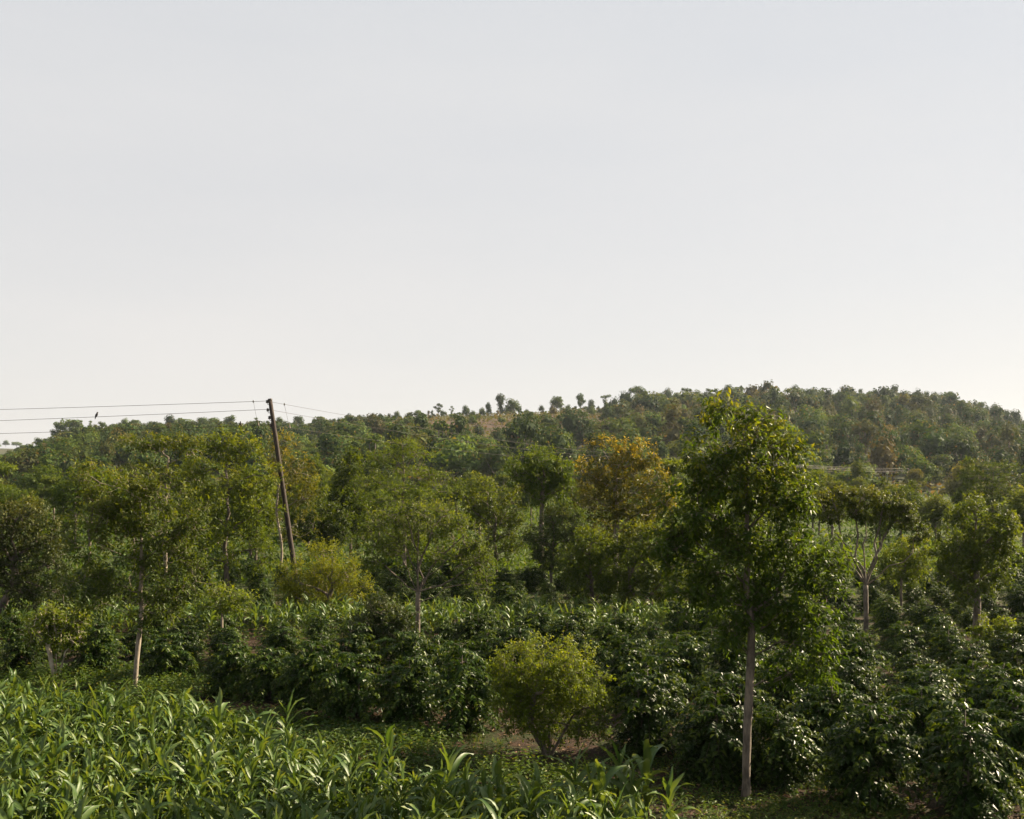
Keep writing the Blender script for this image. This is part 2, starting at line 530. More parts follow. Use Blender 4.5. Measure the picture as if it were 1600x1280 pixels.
# ------------------------------------------------------------------ trees
def grow(seed, lobes, fork, top=None, trunk_r=0.1, n=160, stems=None, gap=0.0, gap_scale=0.2, tw=4, lf=8, tl=0.3, L=0.11, Wd=0.035,
         droop=0.25, upb=0.8, flat=False, ytop=0.3, ybase=0.02, detail=True, k=8, lean=(0, 0), shell=0.45, tone_b=0.0, minr=0.004, wig=0.006, share=2):
    """A tree or bush around its foot at the origin: (wood, crown) as two Geos.
    lobes: (x, y, z, rx, ry, rz) ellipsoids of foliage; fork: height at which the limbs part."""
    rng = np.random.default_rng(seed)
    lobes = np.asarray(lobes, float)
    zt = (lobes[:, 2] + lobes[:, 5]).max()
    zb = (lobes[:, 2] - lobes[:, 5]).min()
    wood, crown = Geo(), Geo()
    pos, par = [], []

    def node(p_, q_):
        pos.append(np.asarray(p_, float))
        par.append(q_)
        return len(pos) - 1

    stem_ends = []
    starts = stems or [(0.0, 0.0)]
    chains = []
    for (dx, dy) in starts:
        m_ = 13
        prev = -1
        ch = []
        wob = rng.uniform(-1, 1, (2,)) * wig
        for i_ in range(m_):
            t_ = i_ / (m_ - 1)
            x_ = lean[0] * t_ ** 1.3 + dx * (0.12 + t_) + wob[0] * math.sin(t_ * 4.0) * fork
            y_ = lean[1] * t_ ** 1.3 + dy * (0.12 + t_) + wob[1] * math.sin(t_ * 3.2) * fork
            prev = node((x_, y_, fork * t_ - (0.12 if i_ == 0 else 0)), prev)
            ch.append(prev)
        chains.append(ch)
        stem_ends.append(prev)
    if top is not None:                     # a leader that goes on into the crown
        q_ = stem_ends[0]
        p0 = pos[q_].copy()
        tgt = np.array([top[0], top[1], top[2]], float)
        for i_ in range(1, 9):
            t_ = i_ / 8
            q_ = node(p0 + (tgt - p0) * t_ + rng.normal(0, 0.008, 3) * (zt - fork) * (1, 1, 0), q_)
            chains[0].append(q_)
    forks = list(range(len(pos)))
    for lb in lobes:                        # one limb into every lobe of the crown
        c_ = lb[:3] + rng.uniform(-0.15, 0.15, 3) * lb[3:]
        cand = [i_ for i_ in forks if pos[i_][2] >= min(fork * 0.8, c_[2] * 0.75) and pos[i_][2] < c_[2] - 0.3 * np.linalg.norm((pos[i_] - c_)[:2])] or [stem_ends[0]]
        dd = [np.linalg.norm(pos[i_] - c_) + 0.5 * abs(pos[i_][2] - (fork + 0.3 * (c_[2] - fork))) for i_ in cand]
        a_ = cand[int(np.argmin(dd))]
        p0 = pos[a_]
        q_ = a_
        ctrl = p0 + (c_ - p0) * ((0.42, 0.42, 0.55) if not flat else (0.5, 0.5, 0.6)) + rng.normal(0, 0.10, 3) * np.linalg.norm(c_ - p0)
        for i_ in range(1, 7):
            t_ = i_ / 6
            q_ = node(p0 * (1 - t_) ** 2 + ctrl * 2 * t_ * (1 - t_) + c_ * t_ * t_ + (rng.normal(0, 0.025, 3) * np.linalg.norm(c_ - p0) if i_ < 6 else 0), q_)
            if i_ <= share:
                forks.append(q_)
    vol = lobes[:, 3] * lobes[:, 4] * lobes[:, 5]
    pr = vol ** 0.6
    nf = sines(seed + 77, gap_scale)
    C, O = [], []
    want = n
    for _ in range(12):
        li = rng.choice(len(lobes), want * 2, p=pr / pr.sum())
        dirs = unit(rng.normal(0, 1, (want * 2, 3)))
        rad = rng.uniform(0, 1, (want * 2, 1)) ** shell
        pts = lobes[li, :3] + dirs * rad * lobes[li, 3:]
        ok = nf(pts) > gap - rng.uniform(0, 0.5, len(pts))
        C.append(pts[ok])
        O.append(unit(dirs[ok] / lobes[li[ok], 3:]))
        if sum(map(len, C)) >= want:
            break
    C, O = np.concatenate(C)[:want], np.concatenate(O)[:want]
    nb = len(pos)
    PA = np.array(pos)
    first = np.array([i_ for i_ in range(nb) if PA[i_][2] >= fork * 0.55] or list(range(nb)))
    d0 = np.linalg.norm(C[:, None] - PA[None, first], axis=2).min(1)
    order = np.argsort(d0)
    C, O = C[order], O[order]
    buf = np.zeros((nb + 2 * len(C), 3))
    buf[:nb] = PA
    okm = np.zeros(len(buf), bool)
    okm[first] = True
    cnt = nb
    for c_ in C:
        dlt = c_ - buf[:cnt]
        cost = (dlt ** 2).sum(1) + np.where(dlt[:, 2] < 0, 1.5 * dlt[:, 2] ** 2, 0)
        cost[~okm[:cnt]] = 1e9
        a_ = int(np.argmin(cost))
        p0 = buf[a_]
        mpt = p0 + (c_ - p0) * 0.5 + rng.normal(0, 0.07, 3) * np.linalg.norm(c_ - p0)
        m_ = node(mpt, a_)
        buf[cnt] = mpt
        okm[cnt] = True
        e_ = node(c_, m_)
        buf[cnt + 1] = c_
        okm[cnt + 1] = True
        cnt += 2
    pos_a = np.array(pos)
    par_a = np.array(par)
    w_ = np.ones(len(pos))
    for i_ in range(len(pos) - 1, -1, -1):
        if par_a[i_] >= 0:
            w_[par_a[i_]] += w_[i_]
    rr = (w_ / w_[[c[0] for c in chains]].max()) ** 0.52 * trunk_r
    rr = np.maximum(rr, minr)
    for ch in chains:
        P_ = pos_a[ch]
        R_ = rr[ch].copy()
        R_[0] *= 1.4
        R_[1] *= 1.12
        chain(wood, P_, R_, k, rough=0.075, rng=rng)
    inch = set((ch[i_], ch[i_ + 1]) for ch in chains for i_ in range(len(ch) - 1))
    ed = [(par_a[i_], i_) for i_ in range(len(pos)) if par_a[i_] >= 0 and (par_a[i_], i_) not in inch]
    ea, eb = np.array([e[0] for e in ed]), np.array([e[1] for e in ed])
    ra = np.minimum(rr[ea], rr[eb] * 1.35)
    big = rr[eb] > 0.022
    tubes(wood, pos_a[ea][big], pos_a[eb][big], ra[big], rr[eb][big], 6)
    tubes(wood, pos_a[ea][~big], pos_a[eb][~big], ra[~big], rr[eb][~big], 3)
    # leafy twigs
    nC = len(C)
    O2 = np.repeat(O, tw, 0)
    C2 = np.repeat(C, tw, 0)
    td = unit(O2 * 0.7 + rng.normal(0, 0.6, (nC * tw, 3)) + UP * (0.1 if flat else 0.35))
    if flat:
        td[:, 2] *= 0.25
        td = unit(td)
    tlen = tl * rng.uniform(0.55, 1.25, (nC * tw, 1))
    if detail:
        tubes(wood, C2, C2 + td * tlen * 0.9, np.full(len(C2), minr * 0.8), np.full(len(C2), minr * 0.4), 3)
    s_ = np.tile(np.linspace(0.12, 1.0, lf), nC * tw)[:, None] + rng.normal(0, 0.05, (nC * tw * lf, 1))
    td3, C3, tl3 = np.repeat(td, lf, 0), np.repeat(C2, lf, 0), np.repeat(tlen, lf, 0)
    P_ = C3 + td3 * s_ * tl3 + rng.normal(0, 0.05, (len(C3), 3)) * tl3
    side = unit(np.cross(td3, rng.normal(0, 1, td3.shape)))
    D_ = unit(td3 * 0.65 + side * 0.85 - UP * droop)
    N_ = UP * upb + rng.normal(0, 0.5, D_.shape) + O2.repeat(lf, 0) * 0.25
    zrel = np.clip((P_[:, 2] - zb) / max(zt - zb, 0.1), 0, 1)
    outw = np.repeat(np.repeat((O[:, 2] > -0.2).astype(float), tw), lf)
    pY = ybase + ytop * zrel ** 2.2 * (0.35 + 0.65 * outw)
    clump = np.repeat(np.repeat(rng.uniform(0.1, 1.5, nC), tw) * rng.uniform(0.7, 1.2, nC * tw), lf)
    yg = np.clip(pY * clump * np.clip(s_[:, 0] * 1.5 - 0.1, 0, 1) * rng.uniform(0.3, 1.2, len(P_)), 0, 0.85)
    tone = np.clip(np.repeat(rng.normal(0.45 + tone_b, 0.2, nC), tw * lf) + rng.normal(0, 0.2, len(P_)), 0, 1)
    sz = rng.uniform(0.65, 1.25, len(P_))
    leaves(crown, P_, D_, N_, L * sz, Wd * sz, tone, yg, rng.uniform(0.1, 0.4, (len(P_), 1)), detail)
    return wood, crown


def lob(bx, Y, zg, L_, depth=1.0):
    """foliage lobes given by their place and half-size in the photograph, brought to real size at the tree's distance"""
    o2 = []
    for i_, l in enumerate(L_):
        cx, cy, rx, ry = l[:4]
        dy = l[4] if len(l) > 4 else ((i_ * 0.618) % 1 - 0.5) * rx / F * Y * 0.9
        o2.append(((cx - bx) / F * Y, dy, CAM_H + (HOR - cy) / F * Y - zg, rx / F * Y, rx / F * Y * depth, ry / F * Y))
    return o2


def tree(name, label, cat, bx, by, L_, fork_py, mats, Y=None, trunk_px=8, seed=1, top=None, depth=1.0, group=None, lean_px=0, **kw):
    Y = Y or depth_of(by)
    X = (bx - 800) / F * Y
    zg = float(terr(X, Y))
    lobes_ = lob(bx, Y, zg, L_, depth)
    fork = CAM_H + (HOR - fork_py) / F * Y - zg
    tp = None
    if top:
        tp = ((top[0] - bx) / F * Y, 0.0, CAM_H + (HOR - top[1]) / F * Y - zg)
    wood, crown = grow(seed, lobes_, fork, tp, trunk_px / 2 / F * Y, lean=(lean_px / F * Y, 0), **kw)
    r = tag(link(name, None, None, (X, Y, zg)), label, cat, group)
    link('trunk', wood.mesh('trunk', [mats[0]]), r)
    link('crown', crown.mesh('crown', [mats[1]]), r)
    return r


# the tall tree at the right, nearest of all
tree('tree', 'tallest nearest tree with grey trunk, glossy dark crown and yellow tips above the hill line', 'tree', 1166, 1250,
     [(1128, 642, 11, 14), (1124, 664, 20, 20), (1174, 660, 14, 16), (1202, 680, 22, 20), (1228, 708, 22, 24), (1238, 775, 30, 30), (1120, 700, 34, 26), (1170, 705, 50, 34), (1098, 740, 36, 36), (1150, 755, 60, 42), (1220, 750, 36, 40),
      (1056, 800, 28, 38), (1048, 840, 22, 30), (1062, 870, 32, 30), (1292, 892, 26, 32), (1090, 790, 36, 40), (1140, 815, 60, 46), (1210, 810, 54, 44), (1255, 815, 30, 36), (1075, 860, 40, 36), (1130, 880, 56, 42), (1205, 880, 60, 42), (1270, 880, 46, 40),
      (1095, 925, 44, 30), (1160, 945, 56, 36), (1235, 945, 60, 36), (1290, 935, 36, 32), (1150, 990, 46, 24), (1215, 1000, 54, 28), (1275, 990, 40, 34), (1285, 1035, 26, 30), (1235, 1045, 30, 20)],
     1040, (BARK, M_GLOSSY), trunk_px=13, seed=3, top=(1168, 700), n=600, tw=4, lf=8, tl=0.26, L=0.125, Wd=0.040, gap=0.26, gap_scale=0.13, ytop=0.38, k=14, droop=0.6, lean_px=6, upb=0.7)
# umbrella-crowned tree
tree('tree', 'flat topped umbrella tree with a fan of bare pale limbs right of the tallest tree', 'tree', 1353, 992,
     [(1282, 790, 24, 12), (1305, 780, 28, 12), (1340, 778, 36, 11), (1385, 783, 36, 11), (1415, 800, 26, 14), (1288, 806, 20, 14), (1345, 800, 46, 9), (1398, 815, 26, 9), (1438, 832, 16, 12)],
     915, (BARK, M_OLIVE), trunk_px=7.5, seed=5, n=260, tw=4, lf=9, tl=0.22, L=0.12, Wd=0.045, ytop=0.55, flat=False, depth=1.0, gap=-0.1, k=10, share=0, minr=0.006)
# oval tree at the right edge
tree('tree', 'oval bright green tree on a short trunk near the right edge', 'tree', 1524, 1003,
     [(1520, 805, 28, 28), (1495, 850, 34, 38), (1545, 845, 38, 42), (1525, 880, 50, 42), (1485, 900, 24, 32), (1565, 830, 18, 40), (1550, 900, 30, 30), (1515, 930, 32, 18)],
     955, (BARK, M_GREEN), trunk_px=11, seed=7, n=330, tw=4, lf=9, tl=0.26, L=0.13, Wd=0.05, ytop=0.45, gap=0.0, k=10, top=(1524, 830), tone_b=0.15, lean_px=3)
# round yellow-green bush in the middle
tree('bush', 'big round yellow green bush with several stems in the centre foreground', 'bush', 858, 1180,
     [(855, 1030, 60, 34), (805, 1055, 38, 42), (905, 1055, 42, 42), (855, 1085, 65, 55), (800, 1105, 34, 40), (920, 1105, 34, 40), (865, 1125, 60, 28), (935, 1135, 20, 18), (785, 1080, 22, 40)],
     1130, (BARK, M_YELLOW), trunk_px=11, seed=9, n=560, tw=4, lf=10, tl=0.22, L=0.065, Wd=0.028, ytop=0.55, ybase=0.05, stems=[(0, 0), (-0.16, 0.05), (0.17, -0.05), (0.08, 0.12), (-0.3, -0.05), (0.33, 0.1)], k=7, shell=0.38, droop=0.1, minr=0.003)
# left tree with a straight pale trunk
tree('tree', 'slim straight pale trunked tree at the left edge of the maize', 'tree', 211, 1083,
     [(150, 748, 26, 22), (205, 765, 36, 26), (262, 772, 34, 26), (140, 795, 30, 26), (195, 808, 40, 28), (255, 822, 40, 30), (305, 820, 26, 30), (150, 850, 36, 28), (215, 860, 40, 28), (285, 868, 36, 30),
      (135, 900, 32, 22), (195, 905, 44, 24), (260, 912, 44, 26), (310, 905, 22, 24), (165, 942, 36, 16), (240, 950, 44, 16)],
     975, (BARK_PALE, M_OLIVE), trunk_px=7.5, seed=11, top=(222, 780), n=430, tw=4, lf=8, tl=0.30, L=0.12, Wd=0.042, ytop=0.5, gap=0.26, gap_scale=0.14, k=10, lean_px=8)
# flat-topped thin tree behind it
tree('tree', 'thin flat topped tree with pale upper limbs behind the slim straight tree', 'tree', 258, 918,
     [(225, 692, 28, 12), (265, 690, 34, 13), (300, 705, 24, 20), (312, 745, 20, 32), (218, 735, 26, 12), (268, 740, 34, 18), (240, 790, 45, 26), (300, 800, 34, 28)],
     790, (BARK_PALE, M_OLIVE), trunk_px=6, seed=13, n=230, tw=4, lf=7, tl=0.42, L=0.16, Wd=0.06, ytop=0.55, gap=0.05, k=8, detail=False, top=(262, 715), flat=True, minr=0.012)
# dense olive tree left of the pole
tree('tree', 'dense olive green tree with golden top just left of the leaning pole', 'tree', 354, 935,
     [(345, 692, 26, 18), (380, 700, 22, 20), (335, 735, 36, 32), (395, 745, 38, 36), (355, 785, 50, 36), (410, 800, 30, 34), (320, 800, 30, 34), (345, 850, 50, 36), (400, 862, 44, 32), (310, 870, 30, 34)],
     875, (BARK_DARK, M_OLIVE), trunk_px=8, seed=15, top=(354, 730), n=380, tw=4, lf=8, tl=0.36, L=0.16, Wd=0.06, ytop=0.6, gap=0.15, k=8, detail=False, minr=0.010, tone_b=0.1)
# brownish thin tree behind the pole
tree('tree', 'sparse russet tree with a crooked white trunk behind the leaning pole', 'tree', 436, 900,
     [(440, 692, 16, 10), (425, 715, 20, 14), (470, 735, 24, 24), (450, 770, 26, 26), (480, 775, 20, 26), (465, 820, 30, 24)],
     800, (BARK_PALE, M_GOLD), trunk_px=4, seed=17, n=130, tw=3, lf=7, tl=0.5, L=0.17, Wd=0.06, ytop=0.5, gap=0.1, k=7, detail=False, minr=0.012, wig=0.08, top=(440, 710))
# leaning dense tree at the left edge
tree('tree', 'dense dark tree on a leaning trunk at the left edge of the view', 'tree', -8, 985,
     [(40, 810, 44, 30), (0, 830, 40, 36), (75, 835, 26, 36), (30, 870, 50, 36), (85, 885, 24, 36), (50, 920, 40, 28), (0, 890, 34, 34), (95, 925, 18, 24), (-40, 860, 40, 50)],
     905, (BARK_DARK, M_DARK), trunk_px=12, seed=19, n=420, tw=4, lf=8, tl=0.30, L=0.14, Wd=0.05, ytop=0.9, ybase=0.04, gap=-0.1, k=9, lean_px=32, tone_b=0.15)
# sapling
tree('sapling', 'small yellowish sapling with forked pale stems beside the maize, far left', 'sapling', 88, 1064,
     [(75, 968, 24, 14), (110, 975, 20, 14), (60, 992, 20, 13), (95, 995, 28, 14), (125, 998, 13, 12), (80, 965, 14, 10)],
     1022, (BARK_WHITE, M_YELLOW), trunk_px=7, seed=21, n=90, tw=4, lf=8, tl=0.24, L=0.11, Wd=0.045, ytop=0.4, stems=[(0, 0), (-0.14, 0.0), (0.16, 0.05)], k=8, gap=0.0, minr=0.009)
# lime bush
tree('bush', 'bright lime green feathery bush at the foot of the leaning pole', 'bush', 512, 968,
     [(520, 868, 34, 22), (490, 885, 32, 28), (545, 895, 30, 28), (510, 910, 46, 28), (470, 920, 22, 26), (555, 920, 22, 22), (515, 940, 42, 18), (456, 900, 20, 24), (450, 932, 18, 22)],
     945, (BARK, M_LIME), trunk_px=9, seed=23, n=380, tw=4, lf=9, tl=0.34, L=0.085, Wd=0.032, ytop=0.4, stems=[(0, 0), (0.2, 0.1)], k=7, detail=False, minr=0.006, tone_b=0.1)
# centre tree with bare fan of limbs
tree('tree', 'spreading tree with a fan of bare limbs behind the round yellow bush', 'tree', 653, 1030,
     [(640, 800, 44, 16), (690, 808, 40, 18), (600, 822, 34, 20), (650, 828, 52, 18), (725, 838, 30, 24), (580, 860, 24, 24), (745, 880, 26, 30), (705, 870, 30, 20), (742, 908, 24, 24), (620, 862, 34, 16)],
     925, (BARK, M_GREEN), trunk_px=8, seed=25, n=300, tw=4, lf=8, tl=0.30, L=0.095, Wd=0.036, ytop=0.5, gap=0.0, k=10, share=0, minr=0.006, tone_b=0.15)
# tiered feathery tree behind it
tree('tree', 'tall feathery tree with flat tiers of foliage left of the picture centre', 'tree', 632, 914,
     [(628, 693, 26, 7), (606, 712, 30, 7), (655, 708, 32, 8), (590, 722, 20, 6), (635, 735, 46, 8), (676, 742, 26, 7), (585, 752, 36, 7), (640, 762, 52, 8), (690, 770, 36, 8), (600, 782, 46, 9), (660, 795, 56, 9), (590, 815, 40, 14), (700, 815, 36, 14), (630, 830, 55, 20)],
     850, (BARK, M_GREEN), trunk_px=6, seed=27, top=(630, 695), n=430, tw=4, lf=9, tl=0.40, L=0.11, Wd=0.04, ytop=0.5, flat=True, k=8, detail=False, minr=0.009, gap=-0.1, tone_b=0.28, upb=1.4)
# dome tree right of centre
tree('tree', 'dark domed tree with pale branching limbs against the hill, left of the golden tree', 'tree', 846, 896,
     [(845, 718, 34, 16), (815, 738, 24, 20), (876, 738, 22, 20), (848, 745, 42, 18), (806, 760, 14, 14), (884, 762, 14, 16), (850, 772, 34, 14)],
     805, (BARK, M_GREEN), trunk_px=7, seed=29, n=260, tw=4, lf=8, tl=0.42, L=0.18, Wd=0.07, ytop=0.2, k=8, detail=False, minr=0.014, gap=-0.1, tone_b=-0.1, top=(848, 760))
# golden tree
tree('tree', 'golden brown leaved tree standing left of the tallest tree', 'tree', 962, 918,
     [(940, 705, 26, 18), (975, 715, 22, 18), (1005, 712, 24, 20), (920, 740, 26, 26), (962, 750, 42, 30), (1015, 750, 34, 32), (935, 785, 36, 30), (990, 790, 42, 30), (1030, 790, 24, 32), (960, 825, 45, 30)],
     860, (BARK_PALE, M_GOLD), trunk_px=8, seed=31, top=(964, 740), n=360, tw=4, lf=8, tl=0.40, L=0.16, Wd=0.065, ytop=0.75, ybase=0.05, gap=0.15, k=8, detail=False, minr=0.012)
tree('tree', 'dark brownish thin stemmed tree in front of the domed tree', 'tree', 861, 925,
     [(868, 815, 26, 22), (848, 845, 28, 24), (890, 840, 26, 24), (866, 868, 36, 24), (845, 885, 20, 14)],
     890, (BARK_DARK, M_DARK), trunk_px=5, seed=33, top=(866, 830), n=230, tw=4, lf=8, tl=0.34, L=0.13, Wd=0.05, ytop=0.3, ybase=0.06, gap=-0.2, k=7, detail=False, minr=0.01)
tree('tree', 'mid green leafy tree with short twin trunk beside the strip of maize', 'tree', 926, 966,
     [(925, 850, 30, 24), (900, 880, 28, 28), (950, 880, 28, 28), (925, 905, 40, 28), (960, 915, 24, 20)],
     940, (BARK_DARK, M_GREEN), trunk_px=7, seed=35, n=300, tw=4, lf=8, tl=0.30, L=0.12, Wd=0.05, ytop=0.35, stems=[(0, 0), (0.1, 0.05)], gap=-0.1, k=7, detail=False, minr=0.008)
tree('tree', 'broad low olive tree on two thin leaning stems left of the tallest trunk', 'tree', 1000, 968,
     [(985, 850, 34, 28), (1030, 845, 34, 30), (1000, 885, 42, 32), (1050, 885, 32, 32), (985, 915, 26, 20), (1040, 918, 34, 20), (1065, 860, 20, 28)],
     935, (BARK, M_OLIVE), trunk_px=6, seed=37, n=330, tw=4, lf=8, tl=0.30, L=0.12, Wd=0.05, ytop=0.35, stems=[(-0.15, 0), (0.15, 0.05)], gap=-0.1, k=7, detail=False, minr=0.008)
tree('tree', 'loose green tree with dark crooked limbs between the fan limbed and domed trees', 'tree', 775, 905,
     [(765, 782, 26, 20), (800, 790, 24, 26), (735, 790, 18, 24), (775, 815, 38, 26), (805, 835, 24, 26), (750, 835, 24, 22), (785, 862, 26, 18)],
     868, (BARK_DARK, M_OLIVE), trunk_px=6, seed=39, n=260, tw=4, lf=7, tl=0.40, L=0.14, Wd=0.055, ytop=0.35, gap=0.05, k=7, detail=False, minr=0.011, wig=0.06)
tree('bush', 'dark rounded leafy bush just left of the fan limbed tree trunk', 'bush', 608, 1055,
     [(600, 955, 32, 22), (575, 985, 26, 26), (625, 980, 24, 26), (602, 1005, 40, 28)],
     1030, (BARK_PALE, M_DARK), trunk_px=6, seed=41, n=260, tw=4, lf=8, tl=0.24, L=0.11, Wd=0.045, ytop=0.15, stems=[(0, 0), (0.25, 0)], gap=-0.2, k=7, tone_b=0.05)
tree('sapling', 'slender sapling with yellowing sprays over the coffee, under the olive tree', 'sapling', 347, 1010,
     [(345, 925, 24, 9), (372, 935, 20, 10), (335, 945, 18, 8), (360, 950, 18, 8)],
     965, (BARK_PALE, M_YELLOW), trunk_px=4, seed=43, n=60, tw=4, lf=8, tl=0.28, L=0.10, Wd=0.04, ytop=0.5, gap=0, k=7, flat=True)
tree('tree', 'thin stemmed leafy tree standing just right of the umbrella tree', 'tree', 1408, 952,
     [(1420, 858, 22, 18), (1400, 880, 26, 18), (1435, 885, 22, 20), (1412, 905, 28, 14)],
     915, (BARK, M_OLIVE), trunk_px=4, seed=45, n=150, tw=4, lf=7, tl=0.32, L=0.13, Wd=0.05, ytop=0.4, gap=0.05, k=7, detail=False, minr=0.009)
tree('shrub', 'small yellow leaved shrub at the foot of the oval tree', 'shrub', 1552, 1012,
     [(1550, 975, 20, 14), (1570, 985, 14, 12), (1538, 990, 14, 12)],
     1003, (BARK, M_YELLOW), trunk_px=3, seed=47, n=70, tw=4, lf=8, tl=0.2, L=0.10, Wd=0.045, ytop=0.4, gap=-0.2, k=6, stems=[(0, 0), (0.1, 0.1)])
tree('tree', 'tall pale feathery tree in the distance at the right edge below the hill', 'tree', 1551, 845, Y=76,
     L_=[(1550, 730, 26, 8), (1530, 745, 20, 8), (1575, 748, 22, 8), (1545, 762, 34, 10), (1580, 775, 22, 12), (1525, 785, 24, 12), (1555, 795, 34, 16)],
     fork_py=810, mats=(BARK, M_OLIVE), trunk_px=4, seed=49, top=(1551, 735), n=260, tw=4, lf=7, tl=0.6, L=0.2, Wd=0.08, ytop=0.1, flat=True, k=6, detail=False, minr=0.02, gap=-0.1, tone_b=-0.2)

# ------------------------------------------------------------------ mid-distance trees between the fields and the hill
rng = np.random.default_rng(2024)
MID_KINDS = [
    ('tree', 'round dark green tree', (BARK_DARK, M_GREEN), [(0, 0, 4.0, 1.7, 1.7, 1.2), (-1.0, .4, 3.2, 1.3, 1.3, 1.1), (1.1, -.3, 3.2, 1.4, 1.4, 1.2), (0, 0, 2.4, 1.8, 1.8, 1.0)], 1.4, dict(tone_b=-0.1, ytop=0.15)),
    ('tree', 'olive yellow open crowned tree', (BARK, M_OLIVE), [(0, 0, 5.0, 1.0, 1.0, .8), (-.9, .2, 4.1, 1.2, 1.2, .9), (1.0, 0, 3.9, 1.1, 1.1, 1.0), (0, .4, 3.0, 1.3, 1.3, .8)], 2.2, dict(ytop=0.5)),
    ('tree', 'slender upright green tree', (BARK, M_GREEN), [(0, 0, 5.2, .7, .7, 1.0), (.3, 0, 4.0, 1.0, 1.0, 1.0), (-.3, 0, 2.9, 1.2, 1.2, .9)], 1.6, dict(ytop=0.3, tone_b=0.1)),
    ('tree', 'dull brownish leaved tree', (BARK_DARK, M_GOLD), [(0, 0, 4.2, 1.3, 1.3, 1.0), (-1.0, 0, 3.3, 1.2, 1.2, .9), (1.0, .3, 3.2, 1.2, 1.2, 1.0)], 1.8, dict(ytop=0.3, tone_b=-0.15)),
    ('shrub', 'low rounded leafy shrub', (BARK, M_GREEN), [(0, 0, 1.2, 1.3, 1.3, .8), (-.9, 0, .9, 1.0, 1.0, .7), (.9, .2, 1.0, 1.0, 1.0, .7)], 0.5, dict(ytop=0.3, tone_b=0.05)),
    ('tree', 'flat tiered feathery tree', (BARK, M_GREEN), [(0, 0, 5.3, 1.0, 1.0, .25), (-.8, .2, 4.6, 1.5, 1.5, .3), (.9, 0, 4.0, 1.7, 1.7, .3), (-.3, 0, 3.3, 1.9, 1.9, .35)], 2.4, dict(ytop=0.4, flat=True, tone_b=0.15)),
]
mid_meshes = []
for i, (nm, lk, mats, lb, fk, kw) in enumerate(MID_KINDS):
    for v in range(2):
        r2 = np.random.default_rng(300 + i * 5 + v)
        lb2 = [tuple(np.array(l) * np.concatenate([r2.uniform(0.8, 1.2, 3) * [1, 1, 1], r2.uniform(0.85, 1.2, 3)])) for l in lb]
        wd, cr = grow(400 + i * 7 + v, lb2, fk, None, 0.10, n=260 if i != 4 else 170, tw=4, lf=6, tl=0.5, L=0.26, Wd=0.11, detail=False, k=6, minr=0.016, gap=0.0, gap_scale=0.9, **kw)
        mid_meshes.append((i, wd.mesh('trunk', [mats[0]]), cr.mesh('crown', [mats[1]])))


def zone(x, y):
    px = 800 + x / y * F
    return ('at the left edge' if px < 130 else 'left of the leaning pole' if px < 430 else 'between the leaning pole and the fan limbed tree' if px < 640 else
            'around the picture centre' if px < 900 else 'left of the tallest tree' if px < 1060 else 'behind the tallest tree' if px < 1270 else
            'behind the umbrella tree' if px < 1450 else 'at the right edge')


placed = [((px_ - 800) / F * y_, y_) for px_, y_ in ((505, 54), (548, 60), (482, 66), (592, 72), (530, 80), (400, 56), (140, 58), (180, 70), (1300, 74), (1375, 70), (1425, 82), (1462, 72), (1270, 88))]     # the growth behind the leaning pole
n_fixed = len(placed)
tries = 0
while len(placed) < 190 and tries < 6000:
    tries += 1
    y = 48 + 125 * rng.uniform(0, 1) ** 1.0
    x = rng.uniform(-0.55, 0.55) * y + rng.uniform(-4, 4)
    px = 800 + x / y * F
    if y < 66 and 770 < px < 860:      # the open green field seen past the dark tree
        continue
    if y < 68 and 1235 < px < 1490:
        continue
    if any((x - a) ** 2 + (y - b) ** 2 < (2.3 + 0.012 * y) ** 2 for a, b in placed):
        continue
    placed.append((x, y))
for j, (x, y) in enumerate(placed):
    wts = np.array([3.2, 2.4, 1.9, 0.7, 2.6, 0.7])
    if y < 60 and j >= n_fixed:
        wts = np.array([1.0, .8, .8, .8, 4.0, .1])
    i = int(rng.choice(6, p=wts / wts.sum())) if j >= n_fixed else (0, 2, 1)[j % 3]
    if i == 3 and 500 < 800 + x / y * F < 780:
        i = 0
    _, wdm, crm = mid_meshes[i * 2 + int(rng.integers(2))]
    sc = rng.uniform(0.6, 1.05) * (1.0 if y < 100 else 1.2)
    hm_ = (4.0 if i == 3 else 5.4 if i in (1, 2, 5) else 4.9) if i != 4 else 2.0      # none of them stands taller than the growth in the valley
    sc = min(sc, max(0.35, (CAM_H - float(rng.uniform(-6, 40)) / F * y - float(terr(x, y))) / hm_))
    far = 'beyond the fields' if y < 95 else 'at the foot of the hill'
    nm, lk = MID_KINDS[i][0], MID_KINDS[i][1]
    lb_ = f'{lk} {far} {zone(x, y)}'.replace('between the leaning pole and the fan limbed tree', 'right of the leaning pole')
    r = tag(link(nm, None, None, (x, y, float(terr(x, y)) - 0.03), rng.uniform(0, 6.28), sc), lb_, nm, f'{nm}s {far}')
    link('trunk', wdm, r)
    link('crown', crm, r)


